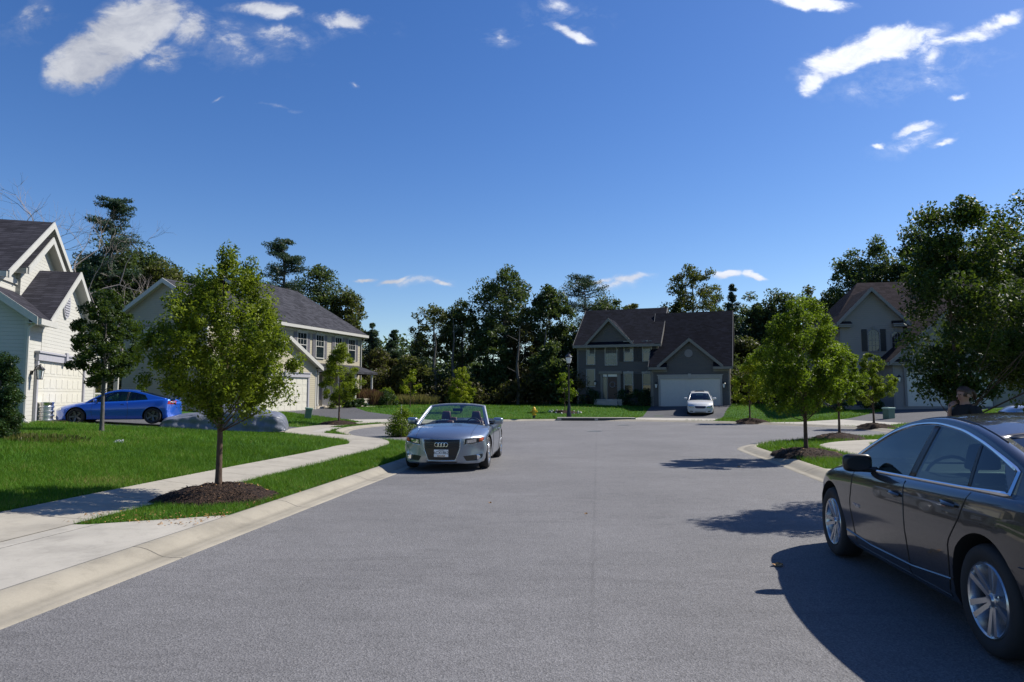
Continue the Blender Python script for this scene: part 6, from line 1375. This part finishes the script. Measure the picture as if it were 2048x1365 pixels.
# ================================================================== PERSON
def skin(name, pts, edges, rad, m, parent, sub=2, root=0):
    me = bpy.data.meshes.new(name); me.from_pydata(pts, edges, []); o = bpy.data.objects.new(name, me); link(o)
    o.modifiers.new('s', 'SKIN'); sv = me.skin_vertices[0].data
    for i, r_ in enumerate(rad): sv[i].radius = r_ if hasattr(r_, '__len__') else (r_, r_)
    for i in range(len(pts)): sv[i].use_root = (i == root)
    sd = o.modifiers.new('d', 'SUBSURF'); sd.levels = sub; sd.render_levels = sub
    bpy.context.view_layer.update(); m2 = bpy.data.meshes.new_from_object(o.evaluated_get(bpy.context.evaluated_depsgraph_get())); bpy.data.objects.remove(o)
    m2.name = name; m2.materials.clear(); m2.materials.append(m); m2.polygons.foreach_set('use_smooth', [True]*len(m2.polygons)); return link(bpy.data.objects.new(name, m2), parent)
skinm = mat('skin', (.36, .19, .13), .5, var=.08); shirtm = mat('black cotton', (.008, .008, .009), .85, bmp=.3, bs=30); jean = mat('dark trousers', (.015, .018, .03), .8); hairm = mat('brown hair', (.05, .022, .012), .45, var=.5, vs=50, bmp=.6, bs=60)
x, y = at(1934, 800, 9.3)[:2]; z = T(x, y)
e = empty('person', (x, y, z), math.pi+R(8), label='person in a black t-shirt standing behind the grey sedan, one hand raised to the face', cat='person'); e.scale = (.94, .94, .94)
# faces +x; left is +y
J = dict(pel=(0, 0, .93), wai=(0, 0, 1.08), che=(.01, 0, 1.27), neb=(.02, 0, 1.42), nec=(.035, 0, 1.49), hipl=(0, .09, .88), hipr=(0, -.09, .88), knl=(.03, .10, .49), knr=(.02, -.10, .49), anl=(-.01, .10, .09), anr=(-.02, -.11, .09), tol=(.15, .12, .035), tor=(.14, -.13, .035),
         shl=(.0, .17, 1.385), shr=(.0, -.17, 1.385), ell=(.06, .235, 1.11), elr=(.12, -.22, 1.14), wrl=(.20, .17, .93), wrr=(.20, -.10, 1.40))
N_ = list(J); I = {k: i for i, k in enumerate(N_)}
ed = [('pel', 'wai'), ('wai', 'che'), ('che', 'neb'), ('neb', 'nec'), ('pel', 'hipl'), ('pel', 'hipr'), ('hipl', 'knl'), ('hipr', 'knr'), ('knl', 'anl'), ('knr', 'anr'), ('anl', 'tol'), ('anr', 'tor'), ('neb', 'shl'), ('neb', 'shr'), ('shl', 'ell'), ('shr', 'elr'), ('ell', 'wrl'), ('elr', 'wrr')]
rd_ = dict(pel=(.15, .115), wai=(.135, .10), che=(.155, .115), neb=(.08, .075), nec=(.052, .055), hipl=.095, hipr=.095, knl=.058, knr=.058, anl=.042, anr=.042, tol=.035, tor=.035, shl=.058, shr=.058, ell=.040, elr=.040, wrl=.026, wrr=.026)
hp = (.075, 0, 1.60)
pts = [J[k] for k in N_]; rad = [rd_[k] for k in N_]; E_ = [(I[a], I[b]) for a, b in ed]
def addc(base, P, rr):
    k = base
    for p, r_ in zip(P, rr): pts.append(p); rad.append(r_); E_.append((k, len(pts)-1)); k = len(pts)-1
    return k
addc(I['nec'], [(.05, 0, 1.545), (.055, 0, 1.60), (.05, 0, 1.66), (.045, 0, 1.70)], [(.060, .058), (.076, .086), (.078, .088), (.05, .055)])
def hand(w, dirv, side, up):
    d = Vector(dirv).normalized(); u = Vector(up).normalized(); sd = d.cross(u).normalized()*side; W0 = Vector(J[w])
    pm = W0+d*.05; a = addc(I[w], [tuple(W0+d*.03), tuple(W0+d*.075)], [(.024, .016), (.032, .016)])
    for i, (o_, l) in enumerate(((-.028, .065), (-.010, .075), (.010, .070), (.028, .055))):
        b = W0+d*.085+sd*o_; c1 = b+d*l*.5-u*.012; c2 = c1+d*l*.35-u*.03; addc(a, [tuple(b), tuple(c1), tuple(c2)], [.0095, .0085, .0075])
    b = W0+d*.04-sd*.036; addc(a-1, [tuple(b), tuple(b+d*.035-sd*.015-u*.012), tuple(b+d*.06-sd*.012-u*.02)], [.011, .0095, .008])
hand('wrr', (-.25, .28, .8), 1, (.7, .2, .2)); hand('wrl', (.5, -.1, -.8), -1, (.6, .3, .5))
body = skin('body', pts, E_, rad, skinm, e, 2, I['pel'])
mb = MB()   # face: nose, lips, eyes, ears
mb.hexa([(.135, -.014, 1.585), (.165, -.016, 1.582), (.165, .016, 1.582), (.135, .014, 1.585), (.135, -.008, 1.635), (.145, -.006, 1.635), (.145, .006, 1.635), (.135, .008, 1.635)]); mb.build('nose', skinm, e, smooth=True, sharp=89, bevel=.01)
mb = MB(); mb.tube([(.126, -.024, 1.553), (.138, 0, 1.555), (.126, .024, 1.553)], [.004, .008, .004], 6); mb.build('mouth', mat('lips', (.3, .09, .08), .4), e, smooth=True)
for s in (1, -1):
    mb = MB(); mb.lathe([(.001, .012), (.006, .006), (.008, 0), (.006, -.006), (.001, -.012)], (.124, s*.030, 1.622), 'x', 10); mb.build('eye', CM['ink'], e, smooth=True)
    mb = MB(); mb.lathe([(.001, -.012), (.025, -.008), (.03, .004), (.02, .01), (.001, .008)], (.045, s*.084, 1.605), 'y', 10); o = mb.build('ear', skinm, e, smooth=True)
g = np.random.default_rng(2)
def hf(u, v):
    a = 2*math.pi*v; t = u*2.05; r = 1+.03*math.sin(9*a)*math.sin(t)
    xx, yy, zz = math.sin(t)*math.cos(a), math.sin(t)*math.sin(a), math.cos(t)
    cut = 1 if xx < .45 or zz > .45 else .90
    return (.042+.106*xx*r*cut-(.01 if zz < 0 else 0), .094*yy*r, 1.635+.112*zz*(1 if zz > 0 else .9))
mb = MB(); mb.grid(hf, 16, 28); mb.tube([(-.05, 0, 1.66), (-.09, 0, 1.665), (-.125, .0, 1.62), (-.13, 0, 1.54)], [.028, .036, .032, .012], 8); hair = mb.build('hair', hairm, e, smooth=True, sharp=80)
hair.data.materials[0] = hairm
for v_ in hair.data.vertices:
    if v_.co.x > .115 and v_.co.z < 1.665: v_.co.x = .085; 
def garment(name, test, off, m, hems=()):
    """cloth grown from the body's own surface, so that it follows it and ends in clean hems"""
    bm = bmesh.new(); bm.from_mesh(body.data); bmesh.ops.subdivide_edges(bm, edges=bm.edges, cuts=1, use_grid_fill=True, smooth=.5); 
    for h_ in hems: bmesh.ops.bisect_plane(bm, geom=bm.verts[:]+bm.edges[:]+bm.faces[:], plane_co=(0, 0, h_), plane_no=(0, 0, 1), dist=1e-5)
    bm.normal_update(); kill = [f for f in bm.faces if not test(f.calc_center_median())]; bmesh.ops.delete(bm, geom=kill, context='FACES'); bm.normal_update()
    for v_ in bm.verts: v_.co += v_.normal*off(v_.co)
    for _ in range(2): bmesh.ops.smooth_vert(bm, verts=[v_ for v_ in bm.verts if not v_.is_boundary], factor=.3, use_axis_x=True, use_axis_y=True, use_axis_z=True)
    me = bpy.data.meshes.new(name); bm.to_mesh(me); bm.free(); me.materials.clear(); me.materials.append(m); me.polygons.foreach_set('material_index', [0]*len(me.polygons)); me.polygons.foreach_set('use_smooth', [True]*len(me.polygons))
    o = link(bpy.data.objects.new(name, me), e); md = o.modifiers.new('s', 'SOLIDIFY'); md.thickness = .004; md.offset = 1; return o
def sdist(p, a, b):
    a, b = Vector(a), Vector(b); t = max(0, min(1, (p-a).dot(b-a)/(b-a).length_squared)); return (p-a-(b-a)*t).length
def arm(c_): return min(sdist(c_, (.105, -.224, 1.20), J['wrr']), sdist(c_, J['wrr'], (.15, -.02, 1.50)), sdist(c_, (.055, .24, 1.18), J['wrl']), sdist(c_, J['wrl'], (.27, .14, .80)))
garment('tshirt', lambda c_: .90 < c_.z < 1.468 and arm(c_) > .062 and not (abs(c_.y) > .15 and c_.z < 1.17 and arm(c_) < .10), lambda c_: .020+.012*(c_.z < 1.1), shirtm, (.90, 1.468))
garment('trousers', lambda c_: .085 < c_.z < .95 and arm(c_) > .07, lambda c_: .016+.010*(c_.z < .6), jean, (.085, .95))
for s, k in ((1, 'l'), (-1, 'r')):
    a = J['an'+k]; mb = MB(); mb.hexa([(a[0]-.08, a[1]-.045, .0), (a[0]+.2, a[1]-.045, .0), (a[0]+.2, a[1]+.045, .0), (a[0]-.08, a[1]+.045, .0), (a[0]-.07, a[1]-.04, .1), (a[0]+.17, a[1]-.035, .05), (a[0]+.17, a[1]+.035, .05), (a[0]-.07, a[1]+.04, .1)]); mb.build('shoe', CM['plastic'], e, smooth=True, bevel=.02)
# ================================================================== LIGHT, SKY, CAMERA
SV = Vector((.90, .38, 1.0)).normalized(); EL = math.asin(SV.z); AZ = math.atan2(SV.x, SV.y)
sl = bpy.data.lights.new('sun', 'SUN'); sl.energy = 5.0; sl.angle = R(.53); sl.color = (1, .955, .88)
so = link(bpy.data.objects.new('sun', sl)); so.rotation_euler = (-SV).to_track_quat('-Z', 'Y').to_euler()
w = bpy.data.worlds.new('World'); scn.world = w; w.use_nodes = True; nt = w.node_tree; nt.nodes.clear()
out = nd(nt, 'OutputWorld'); bg = nd(nt, 'Background'); nt.links.new(bg.outputs[0], out.inputs[0]); bg.inputs[1].default_value = .07
sky = nd(nt, 'TexSky'); sky.sky_type = 'NISHITA'; sky.sun_disc = False; sky.sun_elevation = EL; sky.sun_rotation = AZ; sky.air_density = 1.0; sky.dust_density = .35; sky.ozone_density = 3.0; sky.altitude = 100
tc = nd(nt, 'TexCoord'); sx = nd(nt, 'SeparateXYZ'); nt.links.new(tc.outputs['Generated'], sx.inputs[0])
# cloud sheet coordinates: slope across and up from the horizon in the northern half of the sky
yy = mth(nt, 'MAXIMUM', sx.outputs[1], .05); cu, cv = mth(nt, 'DIVIDE', sx.outputs[0], yy), mth(nt, 'DIVIDE', sx.outputs[2], yy)
cb = nd(nt, 'CombineXYZ'); nt.links.new(cu, cb.inputs[0]); nt.links.new(cv, cb.inputs[1]); P2 = cb.outputs[0]
def cloud(px, py, hw, hh, rot, amp=1.0):
    a, b, c_ = ray(px, py); mp = nd(nt, 'Mapping'); mp.vector_type = 'TEXTURE'; mp.inputs['Location'].default_value = (a/b, c_/b, 0); mp.inputs['Rotation'].default_value = (0, 0, R(rot)); mp.inputs['Scale'].default_value = (hw/F/.92, hh/F/.92, 1)
    nt.links.new(P2, mp.inputs[0]); ln = nd(nt, 'VectorMath'); ln.operation = 'LENGTH'; nt.links.new(mp.outputs[0], ln.inputs[0])
    return mth(nt, 'MULTIPLY', mth(nt, 'SUBTRACT', 1, ln.outputs['Value'], False), amp)
wa = noise(nt, P2, 9, 3, .6); wv = nd(nt, 'VectorMath'); wv.operation = 'MULTIPLY_ADD'
wn = nd(nt, 'TexNoise'); wn.inputs['Scale'].default_value = 14; wn.inputs['Detail'].default_value = 6; nt.links.new(P2, wn.inputs['Vector'])
nt.links.new(wn.outputs['Color'], wv.inputs[0]); wv.inputs[1].default_value = (.05, .05, 0); off = nd(nt, 'VectorMath'); off.operation = 'ADD'; off.inputs[1].default_value = (-.025, -.025, 0); nt.links.new(P2, off.inputs[0]); nt.links.new(off.outputs[0], wv.inputs[2]); P0 = P2; P2 = wv.outputs[0]
CL = [(185, 118, 115, 70, 28, 1.35), (270, 55, 130, 72, 20, 1.35), (385, 60, 60, 52, 5, .6), (330, 120, 60, 40, 20, .5), (535, 22, 105, 22, -6, .8), (690, 36, 62, 24, -4, .85), (470, 85, 60, 28, -20, .35), (560, 75, 78, 32, -5, .42), (440, 60, 50, 40, 0, .25), (1118, 14, 44, 18, -5, .5), (1135, 66, 60, 15, -28, .8),
      (1612, 6, 110, 22, -4, 1), (1700, 112, 130, 40, 22, 1.2), (1790, 80, 95, 42, 15, 1.2), (1625, 160, 45, 25, 40, .7), (1900, 82, 125, 18, 17, .55), (1990, 45, 90, 20, 22, .8), (1950, 70, 120, 26, 18, .6), (1870, 110, 60, 30, 35, .5), (1870, 68, 50, 36, 30, .5), (1832, 262, 62, 14, 10, .8), (1885, 282, 48, 8, 16, .6), (1752, 284, 26, 7, 12, .6), (1912, 191, 26, 8, 5, .5),
      (730, 554, 32, 5, 3, .8), (785, 556, 40, 8, 8, .8), (885, 563, 36, 5, -2, .6), (1250, 560, 80, 13, 3, .7), (1195, 556, 60, 6, 4, .6), (1452, 545, 46, 9, -4, 1), (1515, 551, 30, 8, -2, .9), (1000, 70, 20, 8, 0, .4), (708, 178, 16, 6, -20, .3), (95, 18, 26, 10, 10, .3), (560, 216, 55, 5, -5, .25), (430, 203, 24, 5, 20, .25), (440, 95, 210, 60, -8, .22), (1840, 150, 240, 60, 15, .22), (1130, 40, 130, 50, 0, .16), (700, 60, 120, 40, 0, .16), (1000, 72, 60, 26, 0, .24), (1240, 565, 130, 16, 0, .3), (820, 560, 120, 12, 0, .3), (1840, 275, 130, 30, 12, .25), (60, 40, 90, 60, 10, .22)]
acc = None
for c_ in CL:
    v = cloud(*c_); acc = v if acc is None else mth(nt, 'MAXIMUM', acc, v)
st_ = nd(nt, 'Mapping'); st_.inputs['Rotation'].default_value = (0, 0, R(-18)); st_.inputs['Scale'].default_value = (1, 1.7, 1); nt.links.new(P0, st_.inputs[0])
n1 = noise(nt, st_.outputs[0], 13, 12, .66, .5); n2 = noise(nt, st_.outputs[0], 42, 6, .65)
nn = mth(nt, 'ADD', mth(nt, 'MULTIPLY', mth(nt, 'SUBTRACT', n1, .5), 2.3), mth(nt, 'MULTIPLY', mth(nt, 'SUBTRACT', n2, .5), 1.1))
dn = mth(nt, 'ADD', mth(nt, 'MULTIPLY', mth(nt, 'MINIMUM', acc, .75), 2.1), nn)
gate = mth(nt, 'MULTIPLY', acc, 5.0, True); gate = mth(nt, 'MAXIMUM', gate, 0.0, True)
den = ramp(nt, mth(nt, 'MULTIPLY', mth(nt, 'SUBTRACT', dn, .08), .85, True), [(0, 0), (.35, .16), (.75, .8), (1, .97)]); den = mth(nt, 'MULTIPLY', den, gate)
pos_ = mth(nt, 'GREATER_THAN', sx.outputs[1], .06); den = mth(nt, 'MULTIPLY', den, pos_)
shade = ramp(nt, n1, [(.3, (5.3, 5.7, 6.9)), (.6, (8.3, 8.6, 9.4))])
# brighter towards the sun, as thin bright cloud is
sdv = nd(nt, 'VectorMath'); sdv.operation = 'DOT_PRODUCT'; nt.links.new(tc.outputs['Generated'], sdv.inputs[0]); sdv.inputs[1].default_value = SV
near = mth(nt, 'ADD', .76, mth(nt, 'MULTIPLY', mth(nt, 'MAXIMUM', mth(nt, 'SUBTRACT', sdv.outputs['Value'], .2), 0), 1.0))
sm = nd(nt, 'VectorMath'); sm.operation = 'SCALE'; nt.links.new(shade, sm.inputs[0]); nt.links.new(near, sm.inputs['Scale'])
hs = nd(nt, 'HueSaturation'); hs.inputs['Hue'].default_value = .512; hs.inputs['Saturation'].default_value = 1.28; hs.inputs['Value'].default_value = 1.34; nt.links.new(sky.outputs[0], hs.inputs['Color'])
nt.links.new(mixc(nt, den, hs.outputs[0], sm.outputs[0]), bg.inputs[0])
cam = bpy.data.cameras.new('camera'); co = link(bpy.data.objects.new('camera', cam)); scn.camera = co
co.location = (0, 0, CAMH); co.rotation_euler = (math.pi/2+PITCH, 0, 0); cam.sensor_width = 36; cam.lens = 36*F/2048; cam.clip_start = .05; cam.clip_end = 3000
scn.render.resolution_x, scn.render.resolution_y = 1024, 682
scn.view_settings.view_transform = 'Standard'; scn.view_settings.look = 'None'; scn.view_settings.exposure = 0.5; scn.view_settings.gamma = 1
scn.cycles.use_denoising = True; scn.cycles.max_bounces = 6; scn.cycles.transparent_max_bounces = 10; scn.cycles.diffuse_bounces = 3; scn.cycles.glossy_bounces = 3
